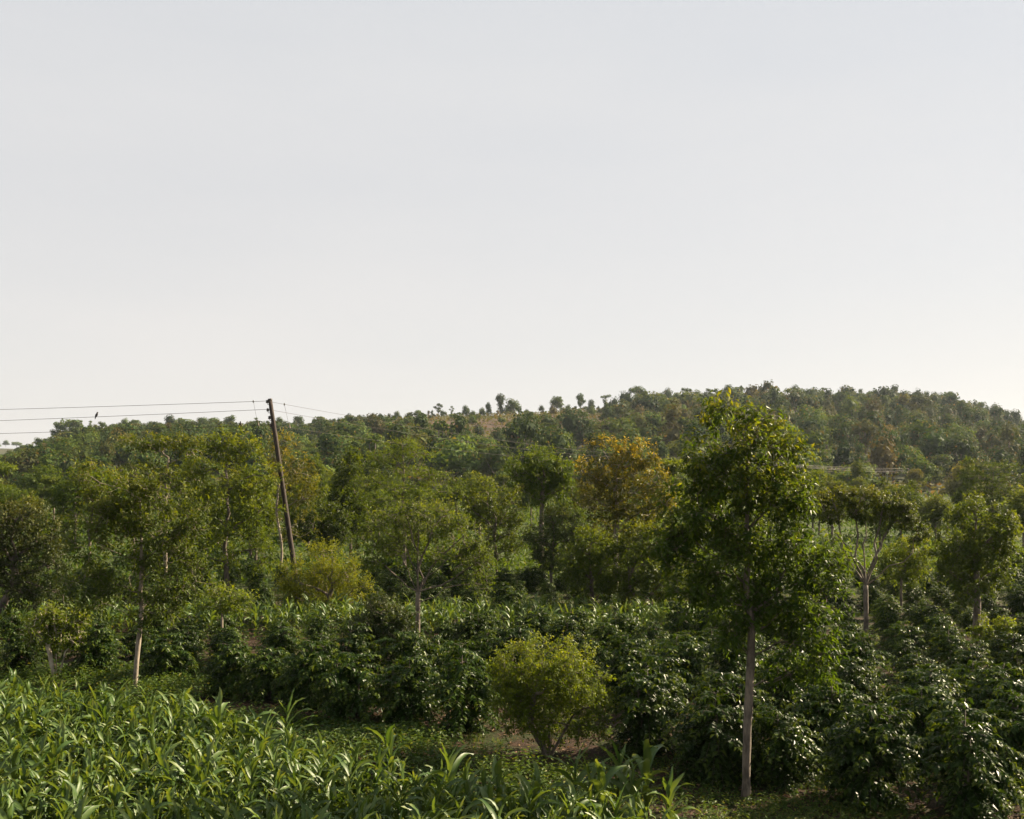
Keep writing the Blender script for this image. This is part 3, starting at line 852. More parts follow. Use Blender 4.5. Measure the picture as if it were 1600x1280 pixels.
# ------------------------------------------------------------------ trees of the hill
def ico(sub):
    t = (1 + 5 ** 0.5) / 2
    V = [(-1, t, 0), (1, t, 0), (-1, -t, 0), (1, -t, 0), (0, -1, t), (0, 1, t), (0, -1, -t), (0, 1, -t), (t, 0, -1), (t, 0, 1), (-t, 0, -1), (-t, 0, 1)]
    Fc = [(0, 11, 5), (0, 5, 1), (0, 1, 7), (0, 7, 10), (0, 10, 11), (1, 5, 9), (5, 11, 4), (11, 10, 2), (10, 7, 6), (7, 1, 8), (3, 9, 4), (3, 4, 2), (3, 2, 6), (3, 6, 8), (3, 8, 9), (4, 9, 5), (2, 4, 11), (6, 2, 10), (8, 6, 7), (9, 8, 1)]
    V = [np.array(v, float) / np.linalg.norm(v) for v in V]
    for _ in range(sub):
        mid = {}
        nf_ = []

        def m_(a, b):
            k_ = (min(a, b), max(a, b))
            if k_ not in mid:
                v = V[a] + V[b]
                V.append(v / np.linalg.norm(v))
                mid[k_] = len(V) - 1
            return mid[k_]
        for a, b, c_ in Fc:
            x, y, z = m_(a, b), m_(b, c_), m_(c_, a)
            nf_ += [(a, x, z), (b, y, x), (c_, z, y), (x, y, z)]
        Fc = nf_
    return np.array(V), np.array(Fc)


I0, I1, I2 = ico(0), ico(1), ico(2)


def hill_tree(seed, lobes, trunk_h, nleaf, ls, base=I1, tone_b=0.0, young=0.08, tr=0.14):
    """far tree: inner leaf mass, loose leaf clumps round it, a bare trunk below; slot 0 leaves, slot 1 bark"""
    r2 = np.random.default_rng(seed)
    g2 = Geo()
    nzf = sines(seed + 5, 0.8)
    lobes = list(lobes)
    for l in list(lobes):                # smaller side boughs make the outline uneven
        for _ in range(1):
            a_ = r2.uniform(0, 6.28)
            q_ = r2.uniform(0.45, 0.7)
            lobes.append((l[0] + math.cos(a_) * l[3] * 0.75, l[1] + math.sin(a_) * l[3] * 0.75, l[2] + r2.uniform(-0.5, 0.75) * l[4], l[3] * q_, l[4] * q_))
    wt = np.array([l[3] * l[4] for l in lobes])
    per_l = np.maximum(8, (nleaf * wt / wt.sum()).astype(int))
    for (x, y, z, rx, rz), per in zip(lobes, per_l):
        V, T = base if rx * rz > 1.6 else I0
        q = V * (1 + 0.22 * nzf(V * rx * 1.3 + x * 3))[:, None] * np.array([rx, rx, rz]) * 0.56 + np.array([x, y, z])
        tone = np.clip(0.35 + tone_b + 0.2 * nzf(q), 0, 1)
        g2.add(q, tris=T, tint=np.stack([tone, np.zeros(len(q)), np.zeros(len(q))], 1))
        d = unit(r2.normal(0, 1, (per, 3)) + UP * 0.25)
        P_ = d * np.array([rx, rx, rz]) * r2.uniform(0.76, 1.02, (per, 1)) * (1 + 0.2 * nzf(d * rx * 1.3 + x * 3))[:, None] + np.array([x, y, z])
        tang = unit(np.cross(d, r2.normal(0, 1, d.shape)))
        N_ = unit(d + r2.normal(0, 0.45, d.shape))
        tn = np.clip(0.45 + tone_b + r2.normal(0, 0.22, per), 0, 1)
        yg = (r2.uniform(0, 1, per) < young) * r2.uniform(0.3, 0.9, per)
        sz = ls * r2.uniform(0.6, 1.3, per)
        leaves(g2, P_ - tang * sz[:, None] * 0.5, tang, N_, sz, sz * 0.75, tn, yg, 0.2, False)
    c0 = min(l[2] for l in lobes)
    chain(g2, [(0, 0, -0.4), (0.08, 0, trunk_h * 0.5), (0, 0.05, trunk_h), (lobes[0][0], lobes[0][1], lobes[0][2])], [tr * 1.2, tr, tr * 0.85, tr * 0.4], 5, mat=1)
    for (x, y, z, rx, rz) in lobes[1:]:
        tubes(g2, [(0, 0.05, trunk_h * 0.9)], [(x, y, z)], [tr * 0.6], [tr * 0.3], 4, mat=1)
    return g2


HK = {
    'round': ('rounded leafy tree', [(0, 0, 3.6, 2.3, 2.0), (-1.3, .3, 2.8, 1.5, 1.3), (1.4, -.2, 2.9, 1.5, 1.4)], 1.6, M_HILL, 0.0),
    'dark': ('dark dense tree', [(0, 0, 4.2, 2.0, 2.4), (.9, .2, 3.0, 1.6, 1.5), (-.9, -.3, 2.8, 1.6, 1.5)], 1.6, M_HILL2, -0.1),
    'tall': ('tall narrow tree', [(0, 0, 5.8, 1.3, 1.8), (.3, 0, 3.9, 1.6, 1.7), (-.4, .2, 2.6, 1.6, 1.3)], 1.6, M_HILL2, 0.05),
    'pine': ('layered umbrella crowned tree', [(0, 0, 6.4, 1.9, 1.7), (-1.2, .2, 5.2, 1.5, 1.2), (1.3, -.2, 5.0, 1.5, 1.2), (.1, 0, 4.0, 1.4, 1.2), (-.4, .1, 2.8, 1.1, 1.0)], 1.8, M_HILL2, 0.0),
    'low': ('low spreading olive tree', [(0, 0, 2.0, 2.2, 1.4), (-1.6, .2, 1.5, 1.5, 1.1), (1.5, 0, 1.6, 1.4, 1.1)], 0.7, M_HILL, 0.2),
    'airy': ('airy thin crowned tree', [(0, 0, 6.4, 1.3, .9), (-1.4, 0, 5.2, 1.0, .7), (1.3, .2, 5.0, 1.1, .7), (.3, -.2, 3.6, 1.2, 1.0), (-.3, .1, 2.4, 1.1, .9)], 1.6, M_HILL, 0.05),
}
hk_names = list(HK)
hk_mesh = {}
hk_lite = {}
hk_fine = {}
hk_top = {}
for i, kname in enumerate(hk_names):
    lk, lb, th, m, tb = HK[kname]
    hk_mesh[kname] = []
    hk_lite[kname] = []
    hk_fine[kname] = []
    hk_top[kname] = []
    for v in range(3):
        r2 = np.random.default_rng(900 + i * 9 + v)
        lb2 = [tuple(np.array(l) * np.array([1.15, 1.15, 1, 1, 1]) * r2.uniform(0.85, 1.15, 5)) for l in lb]
        ga = hill_tree(901 + i * 9 + v, lb2, th, 900 if kname != 'airy' else 420, 0.46, I1, tb)
        hk_top[kname].append(float(max(v_[:, 2].max() for v_ in ga.V)))
        hk_mesh[kname].append(ga.mesh('hill_tree', [m, BARK_DARK]))
        gb = hill_tree(901 + i * 9 + v, lb2, th, 260, 0.62, I1, tb)
        hk_lite[kname].append(gb)
        hk_fine[kname].append(hill_tree(901 + i * 9 + v, lb2, th, 620, 0.42, I0, tb))


def hzone(px, py_band):
    h_ = 'left end' if px < 170 else 'left part' if px < 440 else 'left centre' if px < 640 else 'terraced middle' if px < 900 else 'centre right' if px < 1060 else 'right part' if px < 1330 else 'right end'
    return f'{py_band} of the {h_} of the hill'


# trees standing out on the skyline, from left to right: (x, top row, height px, kind, words)
SKY = [
    (108, 654, 20, 'low', 'olive tree at the left brow of the hill, first of the skyline row'), (126, 656, 17, 'airy', 'thin tree with sky gaps just right of the first tree of the left brow'),
    (141, 657, 16, 'airy', 'small pale tree under the wire bird on the left skyline'), (161, 658, 16, 'round', 'small round tree right of the wire bird on the left skyline'),
    (195, 652, 20, 'round', 'dark round tree on the left skyline a little right of the wire bird'), (212, 655, 16, 'low', 'low olive tree beside the dark round one on the left skyline'),
    (265, 646, 26, 'dark', 'dark upright tree highest on the left skyline'), (292, 653, 18, 'low', 'wide low tree on the left skyline right of the dark upright one'),
    (318, 651, 18, 'round', 'twin topped tree midway along the left skyline'), (333, 652, 17, 'low', 'small bright tree next to the twin topped one on the left skyline'),
    (358, 648, 21, 'round', 'bushy green tree on the skyline left of the pole top'), (400, 652, 22, 'airy', 'slim pale tree on the skyline close to the left of the pole'),
    (436, 650, 20, 'round', 'leafy tree on the skyline touching the pole on its right'), (468, 649, 20, 'round', 'rounded green tree on the skyline under the right hand wires'),
    (500, 650, 20, 'low', 'broad tree on the skyline below the lower right hand wire'), (545, 645, 22, 'dark', 'dark tree on the skyline where the upper wire meets the hill'),
    (583, 645, 20, 'tall', 'upright tree on the skyline right of where the wires meet the hill'), (620, 641, 20, 'round', 'round tree on the skyline above the tiered feathery tree'),
    (652, 640, 20, 'round', 'leafy tree on the skyline above and right of the tiered feathery tree'), (685, 630, 26, 'airy', 'bare stemmed tree with a flat head left of the skyline trio'),
    (706, 634, 20, 'airy', 'small flat headed tree between the bare stemmed one and the bushy one'), (727, 632, 24, 'dark', 'bushy dark tree left of the skyline trio'),
    (763, 628, 30, 'tall', 'brownish tree, left of the trio of tall skyline trees'), (782, 614, 42, 'pine', 'tallest umbrella crowned tree of the skyline trio'), (803, 622, 36, 'round', 'round topped tree, right of the trio of tall skyline trees'),
    (870, 618, 30, 'round', 'lone dark round tree on the bare skyline right of the trio'), (907, 614, 34, 'pine', 'lone tree with a lobed crown on the middle skyline'), (924, 623, 20, 'dark', 'tiny dark tree beside the lobed crowned one on the skyline'),
    (946, 616, 26, 'airy', 'small lollipop shaped tree on the middle skyline'), (980, 622, 22, 'low', 'low twin crowned tree left of the narrow skyline spire'), (999, 602, 40, 'pine', 'narrow tall layered tree rising above the right skyline'),
    (1020, 615, 28, 'round', 'round tree filling the gap beside the narrow layered tree'), (1043, 605, 36, 'dark', 'broad pointed dark tree on the skyline'), (1073, 605, 36, 'airy', 'open tree with sky showing between its limbs on the skyline'), (1106, 606, 34, 'airy', 'pale airy tree just left of the tallest tree tip'),
    (1138, 600, 40, 'pine', 'tall layered tree on the skyline behind the tallest tree tip'), (1158, 602, 38, 'tall', 'pointed dark tree on the skyline above the tallest tree'), (1178, 609, 30, 'airy', 'thin tree on the skyline right of the pointed dark one'), (1205, 614, 26, 'round', 'round tree at the dip of the skyline left of the big leaning crown'),
    (1243, 600, 42, 'dark', 'big leaning dark crowned tree standing above the right skyline'), (1262, 617, 26, 'round', 'small round tree beside the big leaning crown'), (1282, 614, 28, 'round', 'round green tree second right of the big leaning crown'), (1305, 614, 28, 'round', 'green domed tree third right of the big leaning crown'),
    (1330, 617, 26, 'tall', 'narrow tree amid the even right skyline'), (1360, 611, 30, 'airy', 'flat headed tree left of the broad dark umbrella on the right skyline'), (1387, 608, 34, 'pine', 'broad dark umbrella tree on the right skyline'), (1421, 615, 30, 'tall', 'upright tree right of the broad dark umbrella'),
    (1441, 617, 28, 'round', 'brownish round tree before the two high domes at the right'), (1463, 613, 34, 'round', 'left one of the two high domed trees at the right end of the skyline'), (1483, 611, 38, 'dark', 'right one of the two high domed trees at the right end of the skyline'),
    (1505, 625, 30, 'tall', 'upright tree on the falling right shoulder'), (1528, 629, 30, 'dark', 'dark pointed tree midway down the right shoulder'), (1550, 645, 24, 'round', 'round tree low on the right shoulder'), (1580, 651, 22, 'pine', 'flat headed tree near the right edge of the skyline'), (1597, 660, 22, 'dark', 'dark tree cut by the right edge of the skyline'),
    (62, 683, 22, 'round', 'pale green tree at the low left end of the hill outline'), (88, 670, 22, 'round', 'brownish tree climbing the left end of the hill outline'), (38, 695, 22, 'low', 'low tree near the bottom of the left end of the hill outline'),
]
rng = np.random.default_rng(77)
n_hill = 0
for (px, top, hp, kname, lb_) in SKY:
    Y = RIDGE_Y - 8
    x = (px - 800) / F * Y
    zt = CAM_H + (HOR - top) / F * Y
    zg = float(terr(x, Y))
    hgt = max(zt - zg, hp * 0.6 / F * Y)
    vi = int(rng.integers(3))
    me = hk_mesh[kname][vi]
    mh = hk_top[kname][vi]
    wpx = {'pine': 1.0, 'dark': 1.0}.get(kname, 0.95)
    sc = hgt / mh
    sw = min(sc, hp * 1.05 / F * Y / mh * 1.45)
    tag(link('hill_tree', me, None, (x, Y, zt - mh * sc), rng.uniform(0, 6.28), (sw, sw, sc)), lb_, 'tree', 'trees on the hill skyline')
    n_hill += 1

# the wood on the slope: jittered rows
slope = []
for y in np.arange(178, 535, 9.0):
    step = 6.0 + 0.004 * y
    for x in np.arange(-0.56 * y - 10, 0.56 * y + 10, step):
        xx, yy = x + rng.uniform(-3.4, 3.4), y + rng.uniform(-5, 5)
        px = 800 + xx / yy * F
        if px < -60 or px > 1660:
            continue
        H = float(np.interp(xx / yy * RIDGE_Y, _rx, _rz))
        if H < 4:
            continue
        bare = 1 / (1 + math.exp((abs(px - 770) - 140) / 22.0)) * (1 if 300 < yy < 490 else 0)
        if rng.uniform() < bare * 0.80:
            continue
        if rng.uniform() < 0.10:
            continue
        slope.append((xx, yy, px, bare))
# those that show largest: nearest rows first, spread over the slope
score = np.array([1.0 / s[1] * (1 + 0.5 * rng.uniform()) * (1.6 if s[3] > 0.3 else 1.0) for s in slope])
order = np.argsort(-score)
sel = set()
cellmap = set()
for i in order:
    cell = (int(slope[i][2] // 42), int(slope[i][1] // 34))
    if cell in cellmap:
        continue
    cellmap.add(cell)
    sel.add(int(i))
    if len(sel) >= 300 - len(SKY):
        break
slope_stuff = {True: Geo(), False: Geo()}
probs = {'low': [.40, .12, .12, .0, .36, 0], 'mix': [.36, .26, .16, .05, .14, .03]}
for i, (x, y, px, bare) in enumerate(slope):
    pr = probs['low'] if bare > 0.2 else probs['mix']
    kname = hk_names[int(rng.choice(6, p=np.array(pr) / sum(pr)))]
    sc = rng.uniform(0.5, 1.3) * (0.45 if bare > 0.2 else 1.0) * (1.1 if y > 490 else 1.35)
    zg = float(terr(x, y))
    v = int(rng.integers(3))
    fringe = rng.uniform(5, 15) if px < 640 else rng.uniform(5, 15) if px < 960 else rng.uniform(7, 34)
    skyline = CAM_H + (HOR - np.interp(px, _rp[:, 0], _rp[:, 1]) + fringe) / F * y     # how far above the ridge line a slope tree may reach
    sc = min(sc, max(0.25, (skyline - zg) / hk_top[kname][v]))
    rz = rng.uniform(0, 6.28)
    if i in sel:
        band = 'lower slope' if y < 290 else 'middle slope' if y < 410 else 'upper slope'
        tag(link('hill_tree', hk_mesh[kname][v], None, (x, y, zg), rz, (sc * 1.05, sc * 1.05, sc)), f'{HK[kname][0]} on the {hzone(px, band)}', 'tree', 'trees on the hill slope')
        n_hill += 1
    else:
        c_, s_ = math.cos(rz), math.sin(rz)
        M = np.array([[c_, -s_, 0], [s_, c_, 0], [0, 0, 1]]) * sc
        gl = (hk_fine if y < 330 else hk_lite)[kname][v]
        slope_stuff[HK[kname][3] is M_HILL].merge(gl, M, (x, y, zg))
        slope_stuff[HK[kname][3] is M_HILL].A[-1] = slope_stuff[HK[kname][3] is M_HILL].A[-1] + np.array([rng.uniform(-0.35, 0.4) + 0.25 * float(_b2(np.array([x * 0.25, y * 0.12, 0.0]))), max(0, rng.normal(-0.08, 0.28)), 0])
# one object for the uncounted rest, two leaf materials
gs = Geo()
offs = 0
for key, mi in ((True, 0), (False, 2)):
    V, A, T, Q = slope_stuff[key].arrays()
    for f, m, s in T:
        gs.T.append((f + gs.n, mi + m, s))
    for f, m, s in Q:
        gs.Q.append((f + gs.n, mi + m, s))
    gs.V.append(V)
    gs.A.append(np.clip(A, 0, 1))
    gs.n += len(V)
tag(link('hill_woodland', gs.mesh('hill_woodland', [M_HILL, BARK_DARK, M_HILL2, BARK_DARK])), 'the rest of the dense woodland covering the whole hillside', 'woodland', kind='stuff')

# far ridge trees at the left edge
for (px, top, hp, kname, lb_) in [(9, 687, 11, 'round', 'tiny round tree on the far blue ridge at the left edge'), (26, 690, 8, 'low', 'tiny low tree on the far blue ridge, right of the round one'), (-3, 691, 9, 'round', 'tiny tree on the far blue ridge cut by the left edge')]:
    Y = 1255.0
    x = (px - 800) / F * Y
    mh = hk_top[kname][0]
    sc = hp / F * Y / mh
    tag(link('hill_tree', hk_mesh[kname][0], None, (x, Y, CAM_H + (HOR - top) / F * Y - mh * sc), 1.0, (sc * 1.2, sc * 1.2, sc)), lb_, 'tree', 'trees on the far ridge')

# scrub between the hill trees and on the terraces
rng = np.random.default_rng(5)
g = Geo()
nS = 60000
y = 165 + 360 * rng.uniform(0, 1, nS) ** 0.8
x = rng.uniform(-0.54, 0.54, nS) * y
patch = sines(88, 5.0)(np.stack([x, y, x * 0], 1))
keep = patch > rng.uniform(-0.6, 0.6, nS)
x, y = x[keep], y[keep]
z = terr(x, y)
P_ = np.stack([x, y, z + rng.uniform(0.0, 1.3, len(x))], 1)
d = unit(rng.normal(0, 1, P_.shape))
sz = rng.uniform(0.6, 1.5, len(x))
tn = np.clip(0.5 + 0.4 * patch[keep] + rng.normal(0, 0.2, len(x)), 0, 1)
leaves(g, P_ - d * sz[:, None] * 0.5, d, unit(UP + rng.normal(0, 0.6, P_.shape)), sz, sz * 0.7, tn, (rng.uniform(0, 1, len(x)) < 0.25) * rng.uniform(0.3, 0.9, len(x)), 0.2, False)
tag(link('hillside_scrub', g.mesh('hillside_scrub', [M_SCRUB])), 'low dry scrub covering the slope between the hill trees', 'scrub', kind='stuff')


# ------------------------------------------------------------------ coffee bushes
def coffee(seed, hgt, rad, stems_n=3, ll=0.19):
    r2 = np.random.default_rng(seed)
    wd, fo = Geo(), Geo()
    Ps, Ds, Ns, Ls, Yg, Tn = [], [], [], [], [], []
    for s in range(stems_n):
        a0 = r2.uniform(0, 6.28)
        off = np.array([math.cos(a0), math.sin(a0), 0]) * rad * (0.0 if s == 0 else r2.uniform(0.25, 0.5))
        hs = hgt * (1.0 if s == 0 else r2.uniform(0.7, 0.95))
        pts = [np.array([0, 0, -0.06]) + off * 0.12, off * 0.4 + np.array([0, 0, hs * 0.3]), off * 0.75 + np.array([0, 0, hs * 0.65]), off + np.array([0, 0, hs])]
        chain(wd, pts, [0.028, 0.022, 0.015, 0.006], 5)
        nn = int(hs / 0.075)
        for k_ in range(2, nn + 1):
            t_ = k_ / nn
            zz = hs * t_
            c_ = off * min(1, 0.12 + t_) + np.array([0, 0, zz])
            prof = max(0.1, 1 - ((t_ - 0.48) / 0.57) ** 2) ** 0.5
            for b in range(2 if r2.uniform() < 0.75 else 3):
                az = r2.uniform(0, 6.28)
                bl = rad * max(0.22, prof) * r2.uniform(0.65, 1.1)
                h_ = np.array([math.cos(az), math.sin(az), 0])
                rise = 0.42 * (t_ - 0.25) + 0.05
                nl = max(3, int(bl / 0.07))
                u_ = np.linspace(0.2, 1.0, nl)
                path = c_ + h_ * (bl * u_)[:, None] + UP * (bl * (rise * u_ * 1.7 - (0.45 + 0.25 * (1 - t_)) * u_ ** 2))[:, None]
                tubes(wd, c_[None], path[nl // 2][None], [0.006], [0.004], 3)
                tubes(wd, path[nl // 2][None], path[-1][None], [0.004], [0.002], 3)
                sd = np.cross(h_, UP)
                for sg in (-1, 1):
                    Ps.append(path)
                    Ds.append(h_ * 0.62 + sd * sg * 0.8 + UP * r2.uniform(-0.55, -0.05, (nl, 1)) + r2.normal(0, 0.16, (nl, 3)))
                    Ns.append(np.tile(UP, (nl, 1)) + r2.normal(0, 0.32, (nl, 3)) + h_ * 0.25)
                    Ls.append(ll * r2.uniform(0.65, 1.15, nl) * np.where(u_ > 0.9, 0.75, 1))
                    yg = np.where(u_ > 0.85, r2.uniform(0, 1, nl) * (0.3 + 0.7 * t_), 0)
                    Yg.append(yg)
                    Tn.append(np.clip(r2.normal(0.4, 0.22, nl), 0, 1))
    P_, D_, N_ = np.concatenate(Ps), np.concatenate(Ds), np.concatenate(Ns)
    L_ = np.concatenate(Ls)
    leaves(fo, P_, D_, N_, L_, L_ * 0.47, np.concatenate(Tn), np.concatenate(Yg), r2.uniform(0.1, 0.45, (len(P_), 1)), True)
    return wd.mesh('stem', [BARK_DARK]), fo.mesh('foliage', [M_COFFEE])


COFFEE = [coffee(60 + i, h, r_, n_) for i, (h, r_, n_) in enumerate([(1.75, 0.82, 4), (1.6, 0.88, 4), (1.9, 0.82, 3), (1.45, 0.82, 4), (1.7, 0.90, 5), (1.3, 0.72, 3)])]
rng = np.random.default_rng(31)
bushes = []


def coffee_at(x, y, v, sc, label, group=None):
    r = tag(link('coffee_bush', None, None, (x, y, float(terr(x, y))), rng.uniform(0, 6.28), (sc * 1.08, sc * 1.08, sc)), label, 'coffee bush', group)
    link('stem', COFFEE[v][0], r)
    link('foliage', COFFEE[v][1], r)
    bushes.append((x, y))
    return r


NEAR = [  # (x in photo, foot row, kind, scale, label)
    (1362, 1252, 0, 0.98, 'dark glossy coffee bush in the right foreground, second from the right edge'),
    (1508, 1275, 2, 0.98, 'largest nearest coffee bush at the lower right with drooping glossy leaves'),
    (1215, 1222, 1, 0.85, 'coffee bush just right of the tallest tree trunk'),
    (1118, 1215, 4, 0.95, 'dark coffee bush just left of the tallest tree trunk'),
    (1012, 1180, 0, 0.95, 'coffee bush beside the right side of the round yellow bush'),
    (722, 1142, 2, 1.0, 'darkest coffee bush, left of the round yellow bush'),
    (640, 1128, 1, 0.92, 'coffee bush in front of the fan limbed tree trunk'),
    (552, 1118, 3, 1.0, 'rounded coffee bush at the edge of the weeds, right of the maize'),
    (488, 1104, 0, 0.92, 'coffee bush with bare soil at its foot, behind the maize'),
    (358, 1084, 5, 1.0, 'small bright coffee bush right of the slim straight trunk'),
    (1590, 1225, 4, 0.95, 'coffee bush cut by the right edge of the view'),
    (1440, 1195, 1, 0.95, 'coffee bush between and behind the two in the right foreground'),
    (1300, 1190, 4, 0.95, 'coffee bush behind the gap right of the trunk, in deep shade'),
    (420, 1090, 5, 1.0, 'low coffee bush between the weeds and the small bright one'),
    (265, 1065, 3, 0.9, 'coffee bush behind the right side of the slim straight trunk'),
    (150, 1058, 1, 0.85, 'dark coffee bush between the sapling and the slim straight trunk'),
]
for (px, py, v, sc, lb_) in NEAR:
    Y = depth_of(py)
    coffee_at((px - 800) / F * Y, Y, v, sc * 0.86, lb_)
KEEP = [(3.6, 15.7), (0.66, 18.2), (-2.57, 27.6), (-8.58, 23.3), (10.9, 31.7), (13.9, 30.4), (-11.0, 24.7)]
row = 0
for y in np.arange(18.6, 49, 2.25):
    row += 1
    for x in np.arange(-0.56 * y - 3, 0.56 * y + 3.5, 1.28):
        xx, yy = x + (row % 2) * 0.6 + rng.uniform(-0.2, 0.2), y + rng.uniform(-0.2, 0.2)
        px, py = 800 + xx / yy * F, HOR + CAM_H / yy * F
        left_limit = 1062 - 0.02 * px if px < 330 else 1075 + (px - 330) * 0.16 if px < 760 else 1170
        if px < 760 and py > left_limit:
            continue
        if px < 950 and py > 1150:
            continue
        if 30.2 < yy < 35.9 and xx < 6.9:       # the maize strip
            continue
        if any((xx - a) ** 2 + (yy - b) ** 2 < 0.7 for a, b in KEEP) or (px > 740 and px < 960 and py > 1090):
            continue
        if any((xx - a) ** 2 + (yy - b) ** 2 < 1.25 for a, b in bushes[:len(NEAR)]):
            continue
        if (abs(px - 1352) < 24 and 25 < yy < 32.5) or (abs(px - 1525) < 22 and 24 < yy < 31) or (abs(px - 652) < 20 and 23 < yy < 28.5) or (abs(px - 90) < 42 and 19 < yy < 25.5):
            continue
        if rng.uniform() < 0.06:
            continue
        side = 'at the far left' if px < 200 else 'behind the weeds left of the lime bush' if px < 460 else 'below the lime bush' if px < 580 else 'around the fan limbed tree' if px < 760 else 'behind the round yellow bush' if px < 980 else 'around the tallest trunk' if px < 1300 else 'below the umbrella tree' if px < 1450 else 'at the right edge'
        dist = 'front rows' if yy < 23 else 'middle rows' if yy < 31 else 'far rows'
        coffee_at(xx, yy, int(rng.integers(6)), rng.uniform(0.62, 0.88) * (1.0 if yy < 24 else 0.76 if yy < 31 else 0.66), f'dark green coffee bush in the {dist} {side}', f'coffee bushes in the {dist} {side}')


# ------------------------------------------------------------------ maize
def maize(seed, hgt, nl=11):
    r2 = np.random.default_rng(seed)
    g2 = Geo()
    bend = r2.uniform(-0.06, 0.06, 2)
    sp = [np.array([bend[0] * t * t, bend[1] * t * t, hgt * 0.8 * t - (0.05 if t == 0 else 0)]) for t in np.linspace(0, 1, 5)]
    chain(g2, sp, [0.014, 0.013, 0.011, 0.009, 0.005], 5)
    az0 = r2.uniform(0, 6.28)
    for i in range(nl):
        t = 0.12 + 0.88 * i / (nl - 1)
        b = np.array([bend[0] * t * t, bend[1] * t * t, hgt * 0.8 * t])
        az = az0 + (i % 2) * math.pi + r2.normal(0, 0.35)
        h_ = np.array([math.cos(az), math.sin(az), 0])
        sd = np.array([-math.sin(az), math.cos(az), 0])
        Lb = hgt * (0.5 if i < 2 else 0.64 if i < nl - 2 else 0.42) * r2.uniform(0.8, 1.2)
        wb = r2.uniform(0.072, 0.108) * (0.7 if i < 2 or i > nl - 3 else 1.0)
        e0 = radians(r2.uniform(58, 80) if i < nl - 3 else r2.uniform(70, 86))
        fall = r2.uniform(0.9, 2.6) if i < nl - 3 else r2.uniform(0.2, 1.6)
        m_ = 10
        s = np.linspace(0, 1, m_)
        el = e0 - fall * s ** 1.4
        if r2.uniform() < 0.15:
            el = np.where(s > 0.55, el - 1.2, el)      # a blade broken over
        step = Lb / (m_ - 1)
        xr = np.concatenate([[0], np.cumsum(np.cos(el[:-1]) * step)])
        zr = np.concatenate([[0], np.cumsum(np.sin(el[:-1]) * step)])
        tw_ = np.sin(s * r2.uniform(1, 3)) * r2.uniform(-0.9, 0.9)
        cl = b + h_ * xr[:, None] + UP * zr[:, None] + sd * (0.05 * np.sin(s * 4 + i) * s)[:, None]
        wd = wb * np.minimum(1, 0.35 + s * 3.0) * np.clip(1 - s ** 3.2, 0.02, 1) * 0.5
        nrm = -h_ * np.sin(el)[:, None] + UP * np.cos(el)[:, None]
        lat = sd * np.cos(tw_)[:, None] + nrm * np.sin(tw_)[:, None]
        nn_ = np.cross(lat, h_ * np.cos(el)[:, None] + UP * np.sin(el)[:, None])
        nn_ = np.where((nn_ * nrm).sum(1, keepdims=True) < 0, -nn_, nn_)
        wav = np.sin(s * 22 + r2.uniform(0, 6)) * 0.012 * s
        Lf = cl + lat * wd[:, None] + nn_ * (wd * 0.45 + wav)[:, None]
        Rt = cl - lat * wd[:, None] + nn_ * (wd * 0.45 - wav)[:, None]
        V = np.stack([Lf, cl, Rt], 1).reshape(-1, 3)
        k_ = np.arange(m_ - 1) * 3
        Q = np.concatenate([np.stack([k_, k_ + 1, k_ + 4, k_ + 3], 1), np.stack([k_ + 1, k_ + 2, k_ + 5, k_ + 4], 1)])
        tone = np.clip(r2.normal(0.4, 0.22) + np.zeros(m_ * 3), 0, 1)
        tone[1::3] += 0.45                                  # pale midrib
        yg = np.zeros(m_ * 3)
        if i < 2 and r2.uniform() < 0.5:
            yg[:] = np.repeat(s, 3) * r2.uniform(0.2, 0.9)
        if r2.uniform() < 0.3:
            yg[-9:] = np.maximum(yg[-9:], 0.35)
        g2.add(V, quads=Q, tint=np.stack([np.clip(tone, 0, 1), yg, yg * 0], 1), smooth=True)
    return g2


MZ = [maize(500 + i, h) for i, h in enumerate([.92, .84, .76, 1.0, .7, .88, .8, .92, .64, .97])]
MZ_ME = [m.mesh('maize_plant', [M_MAIZE]) for m in MZ]
rng = np.random.default_rng(8)
edge_x = [-12, -10.0, -6.4, -4.0, -1.9, -0.46, 0.8, 1.4, 2.2, 2.8]
edge_y = [21.5, 21.0, 19.4, 17.2, 15.5, 14.8, 14.2, 13.7, 12.4, 9.5]
spots = []
for y in np.arange(10.4, 22.0, 0.33):
    for x in np.arange(-0.55 * y - 0.6, 3.0, 0.20):
        xx, yy = x + rng.uniform(-0.13, 0.13), y + rng.uniform(-0.16, 0.16)
        if yy > np.interp(xx, edge_x, edge_y) + rng.normal(0, 0.15) or xx > 2.3:
            continue
        spots.append((xx, yy))
